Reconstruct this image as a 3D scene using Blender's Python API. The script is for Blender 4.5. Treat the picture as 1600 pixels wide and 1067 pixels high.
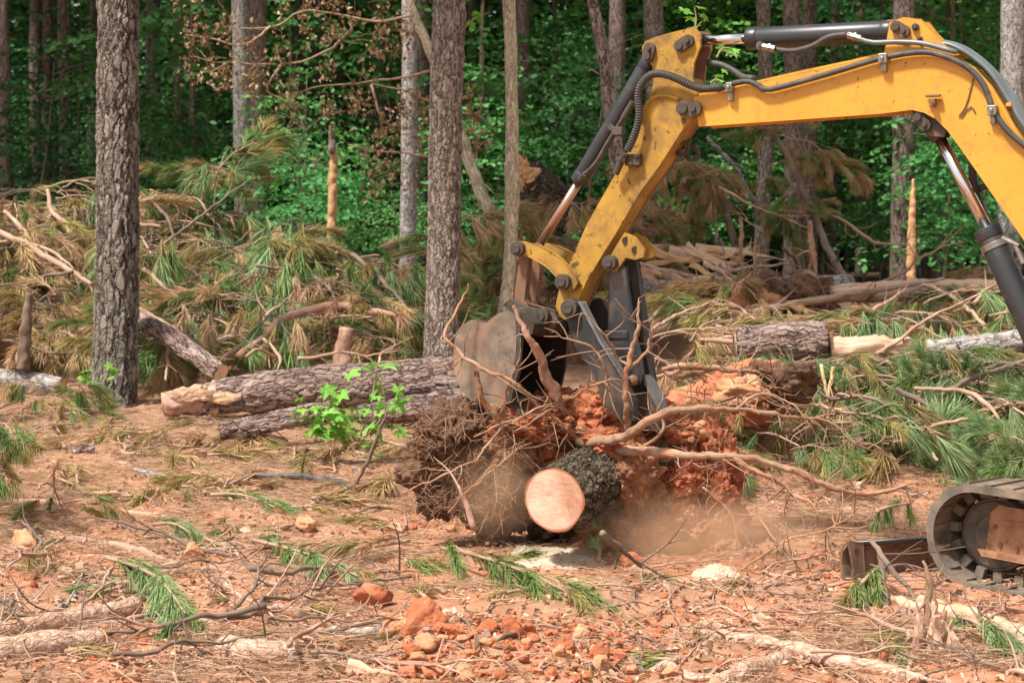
import bpy, math, random
import numpy as np
from mathutils import Vector, Matrix, geometry

for _o in list(bpy.data.objects):
    bpy.data.objects.remove(_o)
SC = bpy.context.scene
COL = SC.collection
rng = np.random.default_rng(7)
random.seed(7)
RD = math.radians

# ------------------------------------------------------------------ camera, world, sun, exposure
F, CX, CY, CAMZ = 3111.0, 800.0, 533.5, 1.8      # photo pixels, metres
PITCH = math.atan(123.5 / F)
cam = bpy.data.cameras.new('camera')
cam.sensor_width = 36.0
cam.lens = 36.0 * F / 1600.0
cam.clip_start = 0.1
cam.clip_end = 1500
cam.dof.use_dof = True
cam.dof.focus_distance = 11.2
cam.dof.aperture_fstop = 5.0
camo = bpy.data.objects.new('camera', cam)
camo.location = (0, 0, CAMZ)
camo.rotation_euler = (math.pi / 2 - PITCH, 0, 0)
COL.objects.link(camo)
SC.camera = camo

SUN_EL, SUN_AZ = RD(60), RD(232)                  # azimuth clockwise from +Y: behind the camera, a little left
w = bpy.data.worlds.new('World')
SC.world = w
w.use_nodes = True
nt = w.node_tree
for n in list(nt.nodes):
    nt.nodes.remove(n)
out = nt.nodes.new('ShaderNodeOutputWorld')
bg = nt.nodes.new('ShaderNodeBackground')
sky = nt.nodes.new('ShaderNodeTexSky')
sky.sky_type = 'NISHITA'
sky.sun_disc = False
sky.sun_elevation = SUN_EL
sky.sun_rotation = SUN_AZ
sky.air_density = 1.6
sky.dust_density = 1.5
hs = nt.nodes.new('ShaderNodeHueSaturation')      # thin overcast: the sky is nearly white
hs.inputs['Saturation'].default_value = 0.15
bg.inputs['Strength'].default_value = 0.08
nt.links.new(sky.outputs[0], hs.inputs['Color'])
nt.links.new(hs.outputs[0], bg.inputs[0])
nt.links.new(bg.outputs[0], out.inputs[0])
sl = bpy.data.lights.new('sun', 'SUN')
sl.energy = 3.5
sl.angle = RD(7)
sl.color = (1.0, 0.95, 0.87)
so = bpy.data.objects.new('sun', sl)
so.rotation_euler = Vector((math.sin(SUN_AZ) * math.cos(SUN_EL), math.cos(SUN_AZ) * math.cos(SUN_EL), math.sin(SUN_EL))).to_track_quat('Z', 'Y').to_euler()
so.location = (0, -20, 30)
COL.objects.link(so)
vs = SC.view_settings
SC.display_settings.display_device = 'sRGB'
vs.view_transform = 'Standard'
vs.look = 'None'
vs.exposure = 1.05
vs.gamma = 1.0
vs.use_curve_mapping = False
cy = SC.cycles
cy.use_denoising = True
cy.max_bounces = 6
cy.diffuse_bounces = 3
cy.glossy_bounces = 3
cy.transmission_bounces = 3
cy.volume_bounces = 2
cy.transparent_max_bounces = 8
cy.sample_clamp_indirect = 6.0
cy.use_adaptive_sampling = True

# ------------------------------------------------------------------ pixels, ground height, noise
_cp, _sp = math.cos(PITCH), math.sin(PITCH)
def ray(px, py):
    a = (px - CX) / F
    b = -(py - CY) / F
    return Vector((a, _cp + b * _sp, -_sp + b * _cp))
def at(px, py, Y):
    d = ray(px, py)
    return Vector((0, 0, CAMZ)) + d * (Y / d.y)
def ppm(Y):
    return F / Y
def to_px(p):
    x, y, z = p[0], p[1], p[2] - CAMZ
    f = y * _cp - z * _sp
    return CX + F * x / f, CY - F * (y * _sp + z * _cp) / f

def _hash(ix, iy, iz, seed):
    h = (ix.astype(np.int64) * 374761393 + iy.astype(np.int64) * 668265263 + iz.astype(np.int64) * 2147483647 + seed * 974634777) & 0xffffffff
    h = ((h ^ (h >> 13)) * 1274126177) & 0xffffffff
    h = (h ^ (h >> 16)) & 0xffffffff
    return h.astype(np.float64) / 4294967295.0
def vnoise(P, seed=0):
    P = np.asarray(P, float)
    I = np.floor(P).astype(np.int64)
    f = P - I
    f = f * f * (3 - 2 * f)
    r = 0
    for a in (0, 1):
        wx = f[:, 0] if a else 1 - f[:, 0]
        for b in (0, 1):
            wy = f[:, 1] if b else 1 - f[:, 1]
            for c in (0, 1):
                wz = f[:, 2] if c else 1 - f[:, 2]
                r = r + wx * wy * wz * _hash(I[:, 0] + a, I[:, 1] + b, I[:, 2] + c, seed)
    return r * 2 - 1
def fbm(P, o=4, seed=0):
    P = np.asarray(P, float)
    r = np.zeros(len(P)); a = 1.0; t = 0
    for k in range(o):
        r += a * vnoise(P, seed + k); t += a
        a *= 0.5; P = P * 2.03 + 11.3
    return r / t * 1.6
def P2(x, y):
    return np.stack([x, y, np.zeros_like(x)], 1)
def sstep(x, a, b):
    t = np.clip((x - a) / (b - a), 0, 1)
    return t * t * (3 - 2 * t)
def gz_smooth(x, y):
    x = np.atleast_1d(np.asarray(x, float)); y = np.atleast_1d(np.asarray(y, float))
    z = np.interp(y, [0, 13.5, 16, 19.5, 23.5, 28, 32, 50, 500], [0, 0, .13, .39, .6, .9, 1.1, 1.3, 2.0])
    z = z + sstep(-x, .6, 2.2) * np.interp(y, [20, 21.5, 25, 27.5, 30], [0, .4, 1.15, .6, 0])
    z = z + sstep(x, 1.3, 2.8) * np.interp(y, [14.2, 15.5, 19, 24, 28], [0, .13, .5, .45, .2])
    z = z + .42 * np.exp(-((x - 1.65) / .55) ** 2 - ((y - 15.3) / .7) ** 2)      # clay heap right of the thumb
    z = z + .10 * np.exp(-((x - .5) / .5) ** 2 - ((y - 10.4) / .35) ** 2)
    z = z + .12 * np.exp(-((x + .2) / .5) ** 2 - ((y - 9.4) / .5) ** 2)
    return z
def gz(x, y, fine=True):
    x = np.atleast_1d(np.asarray(x, float)); y = np.atleast_1d(np.asarray(y, float))
    z = gz_smooth(x, y)
    amp = np.interp(y, [0, 18, 60, 500], [1, 1, 1.5, 3])
    z = z + amp * .055 * fbm(P2(x * .9, y * .9), 3, 5)
    if fine:
        k = np.clip(vnoise(P2(x * .7 + 3, y * .7), 9) * .9 + .6, .25, 1.3)
        z = z + .03 * k * fbm(P2(x * 5, y * 5), 4, 21) + np.where(y < 20, .016 * k * np.abs(fbm(P2(x * 16, y * 16), 3, 33)), 0)
    return z
def g1(x, y):
    return float(gz(x, y)[0])
def gnd(px, py, dz=0.0):
    """the point of the ground seen at a photo pixel"""
    d = ray(px, py)
    Y = np.linspace(7, 60, 900)
    zr = CAMZ + d.z / d.y * Y
    zg = gz(d.x / d.y * Y, Y, False)
    hit = np.nonzero(zr <= zg)[0]
    y = float(Y[hit[0]]) if len(hit) else 60.
    x = d.x / d.y * y
    return Vector((x, y, g1(x, y) + dz))

# ------------------------------------------------------------------ geometry collector
class G:
    def __init__(s):
        s.V = []; s.Q = []; s.T = []; s.C = []; s.n = 0
    def add(s, V, Q=None, T=None, tc=None):
        V = np.asarray(V, float).reshape(-1, 3)
        s.V.append(V)
        s.C.append(V if tc is None else np.asarray(tc, float).reshape(-1, 3))
        if Q is not None and len(Q): s.Q.append(np.asarray(Q, np.int64).reshape(-1, 4) + s.n)
        if T is not None and len(T): s.T.append(np.asarray(T, np.int64).reshape(-1, 3) + s.n)
        s.n += len(V)
        return s
    def mesh(s, name, mat, origin=(0, 0, 0), smooth=True):
        V = np.concatenate(s.V) - np.asarray(origin, float)
        C = np.concatenate(s.C)
        Q = np.concatenate(s.Q) if s.Q else np.zeros((0, 4), np.int64)
        T = np.concatenate(s.T) if s.T else np.zeros((0, 3), np.int64)
        me = bpy.data.meshes.new(name)
        me.vertices.add(len(V))
        me.vertices.foreach_set('co', V.astype(np.float32).ravel())
        nl = Q.size + T.size
        me.loops.add(nl)
        me.loops.foreach_set('vertex_index', np.concatenate([Q.ravel(), T.ravel()]).astype(np.int32))
        npoly = len(Q) + len(T)
        me.polygons.add(npoly)
        st = np.concatenate([np.arange(len(Q)) * 4, Q.size + np.arange(len(T)) * 3]).astype(np.int32)
        me.polygons.foreach_set('loop_start', st)
        me.polygons.foreach_set('use_smooth', np.full(npoly, smooth, bool))
        a = me.attributes.new('tc', 'FLOAT_VECTOR', 'POINT')
        a.data.foreach_set('vector', C.astype(np.float32).ravel())
        me.update(calc_edges=True)
        me.validate()
        if mat: me.materials.append(mat)
        return me
    def obj(s, name, mat, parent=None, origin=None, smooth=True, bevel=0, label=None):
        """links the geometry (world coordinates) as ONE mesh object; a child sits at its parent's origin"""
        if parent is not None:
            org = world_loc(parent)
        else:
            org = Vector(origin) if origin is not None else Vector((0, 0, 0))
        me = s.mesh(name, mat, org, smooth)
        o = bpy.data.objects.new(name, me)
        COL.objects.link(o)
        if parent is not None: o.parent = parent
        else: o.location = org
        if bevel:
            b = o.modifiers.new('bevel', 'BEVEL'); b.width = bevel; b.segments = 2; b.limit_method = 'ANGLE'; b.angle_limit = RD(35)
        if label: o['label'] = label
        return o
def world_loc(o):
    p = Vector((0, 0, 0))
    while o is not None:
        p = p + o.location; o = o.parent
    return p
def tag(o, label=None, cat=None, group=None, kind=None):
    if label: o['label'] = label
    if cat: o['category'] = cat
    if group: o['group'] = group
    if kind: o['kind'] = kind
    return o
def thing(name, label, cat, loc=(0, 0, 0), group=None):
    o = bpy.data.objects.new(name, None)
    o.empty_display_size = .1
    COL.objects.link(o)
    o.location = loc
    return tag(o, label, cat, group)
KIDS = {}
def kids(o):
    return [c for c in bpy.data.objects if c.parent == o]
def spec_of(root):
    """a thing, its parts and sub-parts as a plain list for copying"""
    return [(k, [(g, None) for g in kids(k)]) for k in kids(root)]
def copy_thing(root, spec, loc, rotz=0, tilt=(0, 0), scale=1.0):
    r = root.copy(); COL.objects.link(r)
    r.location = loc
    r.rotation_euler = (tilt[0], tilt[1], rotz)
    r.scale = (scale,) * 3 if not hasattr(scale, '__len__') else scale
    for k, gs in spec:
        c = k.copy(); COL.objects.link(c); c.parent = r
        for g, _ in gs:
            d = g.copy(); COL.objects.link(d); d.parent = c
    return r
def drop(root):
    for k in kids(root):
        for g in kids(k): bpy.data.objects.remove(g)
        bpy.data.objects.remove(k)
    bpy.data.objects.remove(root)
ORD = ['leftmost', 'second', 'third', 'fourth', 'fifth', 'sixth', 'seventh', 'eighth', 'ninth', 'tenth', 'eleventh', 'twelfth', 'thirteenth', 'fourteenth', 'fifteenth', 'sixteenth', 'seventeenth', 'eighteenth', 'nineteenth', 'twentieth']
ROWS = ['topmost row', 'second row', 'third row', 'fourth row', 'fifth row', 'sixth row', 'seventh row', 'eighth row', 'ninth row', 'tenth row']
def label_rows(objs, what, per=8):
    """labels that place alike things by row (from the top of the picture) and by their order from the left"""
    pos = {o: to_px(world_loc(o)) for o in objs}
    objs = sorted(objs, key=lambda o: pos[o][1])
    nr = max(1, min(10, math.ceil(len(objs) / per)))
    per = math.ceil(len(objs) / nr)
    for r in range(nr):
        row = sorted(objs[r * per:(r + 1) * per], key=lambda o: pos[o][0])
        for k, o in enumerate(row):
            od = ORD[k] if k < 20 else 'rightmost'
            o['label'] = f"{what}, {od}{' from left' if k else ''} in {ROWS[r]}" if nr > 1 else f"{what}, {od}{' from left' if k else ''}"

# ------------------------------------------------------------------ shapes
def smooth_path(P, R, step):
    P = np.asarray([tuple(p) for p in P], float); R = np.asarray(R, float)
    if len(P) < 3:
        L = np.linalg.norm(P[1] - P[0]); m = max(2, int(L / step) + 1)
        t = np.linspace(0, 1, m)[:, None]
        return P[0] * (1 - t) + P[1] * t, R[0] * (1 - t[:, 0]) + R[1] * t[:, 0]
    Pe = np.vstack([2 * P[0] - P[1], P, 2 * P[-1] - P[-2]])
    op, orr = [], []
    for i in range(len(P) - 1):
        p0, p1, p2, p3 = Pe[i:i + 4]
        L = np.linalg.norm(p2 - p1); m = max(1, int(L / step))
        t = np.linspace(0, 1, m, endpoint=False)[:, None]
        op.append(.5 * (2 * p1 + (p2 - p0) * t + (2 * p0 - 5 * p1 + 4 * p2 - p3) * t * t + (3 * p1 - p0 - 3 * p2 + p3) * t ** 3))
        orr.append(R[i] * (1 - t[:, 0]) + R[i + 1] * t[:, 0])
    op.append(P[-1:]); orr.append(R[-1:])
    return np.vstack(op), np.concatenate(orr)
def tube(g, P, R, n=8, step=None, cap=True, rough=0.0, freq=6.0, seed=0, wob=0.0):
    R = np.broadcast_to(np.asarray(R, float), (len(P),))
    if step is None: step = max(.02, float(np.mean(R)) * 1.6)
    P, R = smooth_path(P, R, step)
    m = len(P)
    if wob:
        P = P + wob * np.stack([fbm(P * freq * .4 + 7 * k, 2, seed + k) + .35 * fbm(P * freq * 2 + 7 * k, 2, seed + k + 3) for k in range(3)], 1)
    D = np.gradient(P, axis=0); D /= np.linalg.norm(D, axis=1)[:, None] + 1e-9
    up = np.array([0, 0, 1.]) if abs(D[0][2]) < .9 else np.array([1., 0, 0])
    A = np.zeros((m, 3)); B = np.zeros((m, 3))
    a = np.cross(up, D[0]); a /= np.linalg.norm(a)
    for i in range(m):
        a = a - D[i] * (a @ D[i]); a /= np.linalg.norm(a) + 1e-9
        A[i] = a; B[i] = np.cross(D[i], a)
    s = np.concatenate([[0], np.cumsum(np.linalg.norm(np.diff(P, axis=0), axis=1))])
    th = np.linspace(0, 2 * np.pi, n, endpoint=False)
    ct, st = np.cos(th), np.sin(th)
    rr = np.repeat(R, n)
    tcv = np.stack([rr * np.tile(ct, m), rr * np.tile(st, m), np.repeat(s, n)], 1)
    if rough:
        rr2 = rr * (1 + rough * fbm(tcv * freq + seed * 3.1, 4, seed))
    else: rr2 = rr
    V = np.repeat(P, n, 0) + rr2[:, None] * (np.tile(ct, m)[:, None] * np.repeat(A, n, 0) + np.tile(st, m)[:, None] * np.repeat(B, n, 0))
    i = np.arange(m - 1)[:, None] * n; j = np.arange(n)[None, :]; j2 = (j + 1) % n
    Q = np.stack([i + j, i + j2, i + n + j2, i + n + j], -1).reshape(-1, 4)
    T = None
    off = seed * 1.7
    tcv = tcv + [off, 0, off]
    if cap:
        V = np.vstack([V, P[:1], P[-1:]]); c0 = m * n
        tcv = np.vstack([tcv, [[off, 0, off]], [[off, 0, s[-1] + off]]])
        T = np.vstack([np.stack([np.full(n, c0), (np.arange(n) + 1) % n, np.arange(n)], 1),
                       np.stack([np.full(n, c0 + 1), (m - 1) * n + np.arange(n), (m - 1) * n + (np.arange(n) + 1) % n], 1)])
    g.add(V, Q, T, tcv)
    return P, D
def disc(g, c, nrm, r, n=32, rough=0, seed=0, rings=6):
    """a cut face: slightly uneven disc; tc holds the face's own plane coordinates"""
    nrm = np.asarray(nrm, float); nrm /= np.linalg.norm(nrm)
    a = np.cross([0, 0, 1.] if abs(nrm[2]) < .9 else [1., 0, 0], nrm); a /= np.linalg.norm(a); b = np.cross(nrm, a)
    th = np.linspace(0, 2 * np.pi, n, endpoint=False)
    V = [[0, 0]]
    for k in range(1, rings + 1):
        rr = r * k / rings * (1 + rough * fbm(np.stack([np.cos(th) * 2, np.sin(th) * 2, th * 0 + seed], 1), 2, seed))
        V += list(np.stack([rr * np.cos(th), rr * np.sin(th)], 1))
    V = np.asarray(V)
    h = .012 * r * fbm(P2(V[:, 0] * 9 / r * .3, V[:, 1] * 9 / r * .3), 3, seed)
    W = np.asarray(c, float) + V[:, :1] * a + V[:, 1:] * b + h[:, None] * nrm
    T = np.stack([np.zeros(n, int), 1 + np.arange(n), 1 + (np.arange(n) + 1) % n], 1)
    Q = []
    for k in range(rings - 1):
        i = 1 + k * n + np.arange(n); i2 = 1 + k * n + (np.arange(n) + 1) % n
        Q.append(np.stack([i, i + n, i2 + n, i2], 1))
    g.add(W, np.vstack(Q) if Q else None, T, np.stack([V[:, 0], V[:, 1], V[:, 0] * 0 + seed], 1))
def prism(g, pts, off, cap=True):
    pts = [Vector(p) for p in pts]; off = Vector(off); n = len(pts)
    V = [tuple(p) for p in pts] + [tuple(p + off) for p in pts]
    T = []
    if cap:
        for t in geometry.tessellate_polygon([pts]):
            T.append(t); T.append((t[2] + n, t[1] + n, t[0] + n))
    Q = [(i, (i + 1) % n, (i + 1) % n + n, i + n) for i in range(n)]
    # consistent outward winding
    nrm = Vector((0, 0, 0))
    for i in range(n): nrm += pts[i].cross(pts[(i + 1) % n])
    if nrm.dot(off) > 0: Q = [q[::-1] for q in Q]
    fixed = []
    for k, t in enumerate(T):
        a, b, c = (Vector(V[i]) for i in t)
        want = -off if max(t) < n else off
        fixed.append(t if (b - a).cross(c - a).dot(want) > 0 else t[::-1])
    g.add(V, Q, fixed)
def box(g, c, ax, ay, az):
    c, ax, ay, az = (np.asarray(tuple(k), float) for k in (c, ax, ay, az))
    V = [c + i * ax + j * ay + k * az for i in (-.5, .5) for j in (-.5, .5) for k in (-.5, .5)]
    Q = [(0, 1, 3, 2), (4, 6, 7, 5), (0, 4, 5, 1), (2, 3, 7, 6), (0, 2, 6, 4), (1, 5, 7, 3)]
    g.add(V, Q)
def cyl(g, p0, p1, r0, r1=None, n=24):
    r1 = r0 if r1 is None else r1
    p0, p1 = Vector(p0), Vector(p1)
    tube(g, [p0, p1], [r0, r1], n, step=max(.001, (p1 - p0).length * .999))
def splinter(g, a, b, w, t, seed=0, m=7):
    """a torn sliver: flat faceted strip with ragged sides and a pointed end"""
    rs = np.random.default_rng(seed + 999)
    a, b = np.asarray(tuple(a), float), np.asarray(tuple(b), float); d = unit_(b - a)
    s_ = unit_(np.cross(d, [0.3, -1, .2])); n_ = np.cross(s_, d)
    V = []
    for k in range(m):
        u = k / (m - 1); c = a + (b - a) * u + s_ * rs.normal() * w * .15 + n_ * rs.normal() * w * .15
        ww = w * (1 - u ** 1.8 * .95) * rs.uniform(.7, 1.15); tt = t * (1 - u * .85) * rs.uniform(.6, 1.2)
        for p, q in ((-1, -.4), (-.3, -1), (.8, -.6), (1, .5), (-.2, 1)):
            V.append(c + s_ * p * ww * .5 * rs.uniform(.8, 1.2) + n_ * q * tt * .5 * rs.uniform(.7, 1.3))
    Q = [(k * 5 + i, k * 5 + (i + 1) % 5, k * 5 + 5 + (i + 1) % 5, k * 5 + 5 + i) for k in range(m - 1) for i in range(5)]
    e = (m - 1) * 5
    V = np.asarray(V); L = np.linalg.norm(b - a)
    tc = np.stack([(V - a) @ s_ + seed, (V - a) @ n_, (V - a) @ d + seed * .37], 1)
    g.add(V, Q, [(0, 2, 1), (0, 3, 2), (0, 4, 3), (e, e + 1, e + 2), (e, e + 2, e + 3), (e, e + 3, e + 4)], tc)
def unit_(a): return a / (np.linalg.norm(a) + 1e-9)
_ICO = {}
def ico(sub):
    if sub not in _ICO:
        import bmesh
        b = bmesh.new(); bmesh.ops.create_icosphere(b, subdivisions=sub, radius=1)
        b.verts.ensure_lookup_table()
        _ICO[sub] = (np.array([v.co[:] for v in b.verts]), np.array([[v.index for v in f.verts] for f in b.faces]))
        b.free()
    return _ICO[sub]
def lump(g, c, r, sub=3, amp=.25, freq=2.0, seed=0, facets=0, oct=4, fine=0.0):
    V, T = ico(sub)
    d = V.copy(); rad = np.ones(len(V))
    if facets:
        rs = np.random.default_rng(seed)
        N = rs.normal(size=(facets, 3)); N /= np.linalg.norm(N, axis=1)[:, None]
        h = rs.uniform(.55, .9, facets)
        dots = V @ N.T
        rad = np.minimum(1.0, np.min(np.where(dots > .05, h / np.maximum(dots, .05), 9), axis=1))
    rad = rad * (1 + amp * fbm(V * freq + seed * 5.3, oct, seed))
    if fine: rad = rad * (1 + fine * fbm(V * 13 + seed, 3, seed + 40))
    W = np.asarray(tuple(c)) + d * rad[:, None] * np.asarray(r)
    g.add(W, None, T)
    return W

# ------------------------------------------------------------------ materials
def new_mat(name):
    m = bpy.data.materials.new(name); m.use_nodes = True
    nt = m.node_tree
    for n in list(nt.nodes): nt.nodes.remove(n)
    return m, nt, nt.nodes, nt.links
def ramp(nd, stops):
    r = nd.new('ShaderNodeValToRGB')
    e = r.color_ramp.elements
    while len(e) > 1: e.remove(e[-1])
    e[0].position = stops[0][0]; e[0].color = (*stops[0][1], 1)
    for p, c in stops[1:]:
        k = e.new(p); k.color = (*c, 1)
    return r
def coords(nd, lk, stretch=(1, 1, 1), world=False):
    if world:
        a = nd.new('ShaderNodeNewGeometry'); o = a.outputs['Position']
    else:
        a = nd.new('ShaderNodeAttribute'); a.attribute_name = 'tc'; o = a.outputs['Vector']
    mp = nd.new('ShaderNodeMapping'); mp.inputs['Scale'].default_value = stretch
    lk.new(o, mp.inputs['Vector'])
    return mp.outputs[0]
def noise(nd, lk, co, scale, detail=6, rough=.6, dist=0):
    n = nd.new('ShaderNodeTexNoise'); n.inputs['Scale'].default_value = scale; n.inputs['Detail'].default_value = detail
    n.inputs['Roughness'].default_value = rough; n.inputs['Distortion'].default_value = dist
    lk.new(co, n.inputs['Vector']); return n.outputs[0]
def mixc(nd, lk, fac, a, b, mode='MIX'):
    m = nd.new('ShaderNodeMix'); m.data_type = 'RGBA'; m.blend_type = mode
    for v, i in ((fac, 0), (a, 6), (b, 7)):
        if hasattr(v, 'is_output'): lk.new(v, m.inputs[i])
        else: m.inputs[i].default_value = v if i == 0 else (*v, 1)
    return m.outputs[2]
def math_n(nd, lk, op, a, b=0.0, clamp=False):
    m = nd.new('ShaderNodeMath'); m.operation = op; m.use_clamp = clamp
    for v, i in ((a, 0), (b, 1)):
        if hasattr(v, 'is_output'): lk.new(v, m.inputs[i])
        else: m.inputs[i].default_value = v
    return m.outputs[0]
def finish(m, nt, nd, lk, col, rough=.8, height=None, bump=.3, bdist=.02, metal=0.0, transl=0.0, var=0.0, hvar=0.0, spec=.3, disp=0.0):
    if var:
        oi = nd.new('ShaderNodeObjectInfo'); h = nd.new('ShaderNodeHueSaturation')
        mr = nd.new('ShaderNodeMapRange'); mr.inputs[3].default_value = 1 - var; mr.inputs[4].default_value = 1 + var
        lk.new(oi.outputs['Random'], mr.inputs[0]); lk.new(mr.outputs[0], h.inputs['Value'])
        if hvar:
            wn = nd.new('ShaderNodeTexWhiteNoise'); wn.noise_dimensions = '1D'; lk.new(oi.outputs['Random'], wn.inputs['W'])
            mh = nd.new('ShaderNodeMapRange'); mh.inputs[3].default_value = .5 - hvar; mh.inputs[4].default_value = .5 + hvar
            lk.new(wn.outputs[0], mh.inputs[0]); lk.new(mh.outputs[0], h.inputs['Hue'])
        lk.new(col, h.inputs['Color']); col = h.outputs[0]
    b = nd.new('ShaderNodeBsdfPrincipled')
    lk.new(col, b.inputs['Base Color'])
    if hasattr(rough, 'is_output'): lk.new(rough, b.inputs['Roughness'])
    else: b.inputs['Roughness'].default_value = rough
    b.inputs['Metallic'].default_value = metal
    b.inputs['Specular IOR Level'].default_value = spec
    if height is not None and bump:
        bp = nd.new('ShaderNodeBump'); bp.inputs['Strength'].default_value = bump; bp.inputs['Distance'].default_value = bdist
        lk.new(height, bp.inputs['Height']); lk.new(bp.outputs[0], b.inputs['Normal'])
    o = nd.new('ShaderNodeOutputMaterial')
    sh = b.outputs[0]
    if transl:
        t = nd.new('ShaderNodeBsdfTranslucent'); lk.new(col, t.inputs['Color'])
        mx = nd.new('ShaderNodeMixShader'); mx.inputs[0].default_value = transl
        lk.new(sh, mx.inputs[1]); lk.new(t.outputs[0], mx.inputs[2]); sh = mx.outputs[0]
    lk.new(sh, o.inputs['Surface'])
    if disp and height is not None:
        d = nd.new('ShaderNodeDisplacement'); d.inputs['Scale'].default_value = disp; d.inputs['Midlevel'].default_value = .6
        lk.new(height, d.inputs['Height']); lk.new(d.outputs[0], o.inputs['Displacement'])
        m.displacement_method = 'BOTH'
    return m
def pmat(name, stops, scale=8, stretch=(1, 1, 1), rough=.8, bump=.4, bscale=None, bdist=.01, dirt=None, world=False, metal=0, var=0, hvar=0, spec=.3, detail=6, dirt2=None):
    m, nt, nd, lk = new_mat(name)
    co = coords(nd, lk, stretch, world)
    f = noise(nd, lk, co, scale, detail)
    r = ramp(nd, stops); lk.new(f, r.inputs[0]); col = r.outputs[0]
    for dd in (dirt, dirt2):
        if dd:
            dc, ds, lo, hi, amt = dd
            f2 = noise(nd, lk, co, ds, 8, .68, .4)
            r2 = ramp(nd, [(lo, (0, 0, 0)), (hi, (amt,) * 3)]); lk.new(f2, r2.inputs[0])
            col = mixc(nd, lk, r2.outputs[0], col, dc)
    hgt = noise(nd, lk, co, bscale or scale * 3, 6, .65)
    return finish(m, nt, nd, lk, col, rough, hgt, bump, bdist, metal, 0, var, hvar, spec)
def bark_mat(name, plate_a, plate_b, crack, scale=14, stretch=(1, 1, .33), lichen=None, disp=0.0, bdist=.02, var=.08, bump=.9):
    """long furrows (ridged noise drawn out along the stem) broken across into scaly plates"""
    m, nt, nd, lk = new_mat(name)
    co = coords(nd, lk, (1, 1, 1))
    nz = nd.new('ShaderNodeTexNoise'); nz.inputs['Scale'].default_value = scale * 1.1; nz.inputs['Detail'].default_value = 5
    lk.new(co, nz.inputs['Vector'])
    add = nd.new('ShaderNodeVectorMath'); add.operation = 'MULTIPLY_ADD'
    k_ = .9 / scale
    lk.new(nz.outputs['Color'], add.inputs[0]); add.inputs[1].default_value = (k_, k_, k_ * 1.6); lk.new(co, add.inputs[2])
    mp = nd.new('ShaderNodeMapping'); mp.inputs['Scale'].default_value = stretch; lk.new(add.outputs[0], mp.inputs['Vector']); cw = mp.outputs[0]
    n1 = noise(nd, lk, cw, scale * 1.15, 3, .5)
    ridge = math_n(nd, lk, 'MULTIPLY', math_n(nd, lk, 'ABSOLUTE', math_n(nd, lk, 'SUBTRACT', n1, .5)), 9.0, True)
    v = nd.new('ShaderNodeTexVoronoi'); v.feature = 'DISTANCE_TO_EDGE'; v.inputs['Scale'].default_value = scale * 1.5
    lk.new(cw, v.inputs['Vector'])
    v2 = nd.new('ShaderNodeTexVoronoi'); v2.feature = 'F1'; v2.inputs['Scale'].default_value = scale * 1.5
    lk.new(cw, v2.inputs['Vector'])
    edge = nd.new('ShaderNodeMapRange'); edge.interpolation_type = 'SMOOTHSTEP'
    edge.inputs[1].default_value = .0; edge.inputs[2].default_value = .16
    lk.new(v.outputs['Distance'], edge.inputs[0])
    e2 = math_n(nd, lk, 'ADD', math_n(nd, lk, 'MULTIPLY', edge.outputs[0], .55), .45)
    rel = math_n(nd, lk, 'MULTIPLY', math_n(nd, lk, 'POWER', ridge, .6), e2)
    fine = noise(nd, lk, cw, scale * 6, 6, .75)
    sep = nd.new('ShaderNodeSeparateColor'); lk.new(v2.outputs['Color'], sep.inputs[0])
    k = math_n(nd, lk, 'ADD', math_n(nd, lk, 'MULTIPLY', sep.outputs[0], .4), math_n(nd, lk, 'MULTIPLY', fine, .75))
    r = ramp(nd, [(.25, plate_a), (.85, plate_b)]); lk.new(k, r.inputs[0])
    cm = nd.new('ShaderNodeMapRange'); cm.inputs[1].default_value = .12; cm.inputs[2].default_value = .5; lk.new(rel, cm.inputs[0])
    col = mixc(nd, lk, cm.outputs[0], crack, r.outputs[0])
    if lichen:
        co2 = coords(nd, lk, (1, 1, .5))
        f2 = noise(nd, lk, co2, 5, 8, .7); r2 = ramp(nd, [(.54, (0, 0, 0)), (.68, (.6,) * 3)]); lk.new(f2, r2.inputs[0])
        col = mixc(nd, lk, r2.outputs[0], col, lichen)
    h = math_n(nd, lk, 'ADD', math_n(nd, lk, 'MULTIPLY', rel, math_n(nd, lk, 'ADD', math_n(nd, lk, 'MULTIPLY', sep.outputs[1], .5), .6)), math_n(nd, lk, 'MULTIPLY', fine, .4))
    return finish(m, nt, nd, lk, col, .9, h, bump, bdist, var=var, spec=.15, disp=disp)
def wood_mat(name, a, b, scale=30, stretch=(1, 1, .06), rough=.75, var=.06):
    return pmat(name, [(.3, a), (.7, b)], scale, stretch, rough, .6, scale * 1.5, .008, var=var, spec=.2)
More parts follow.
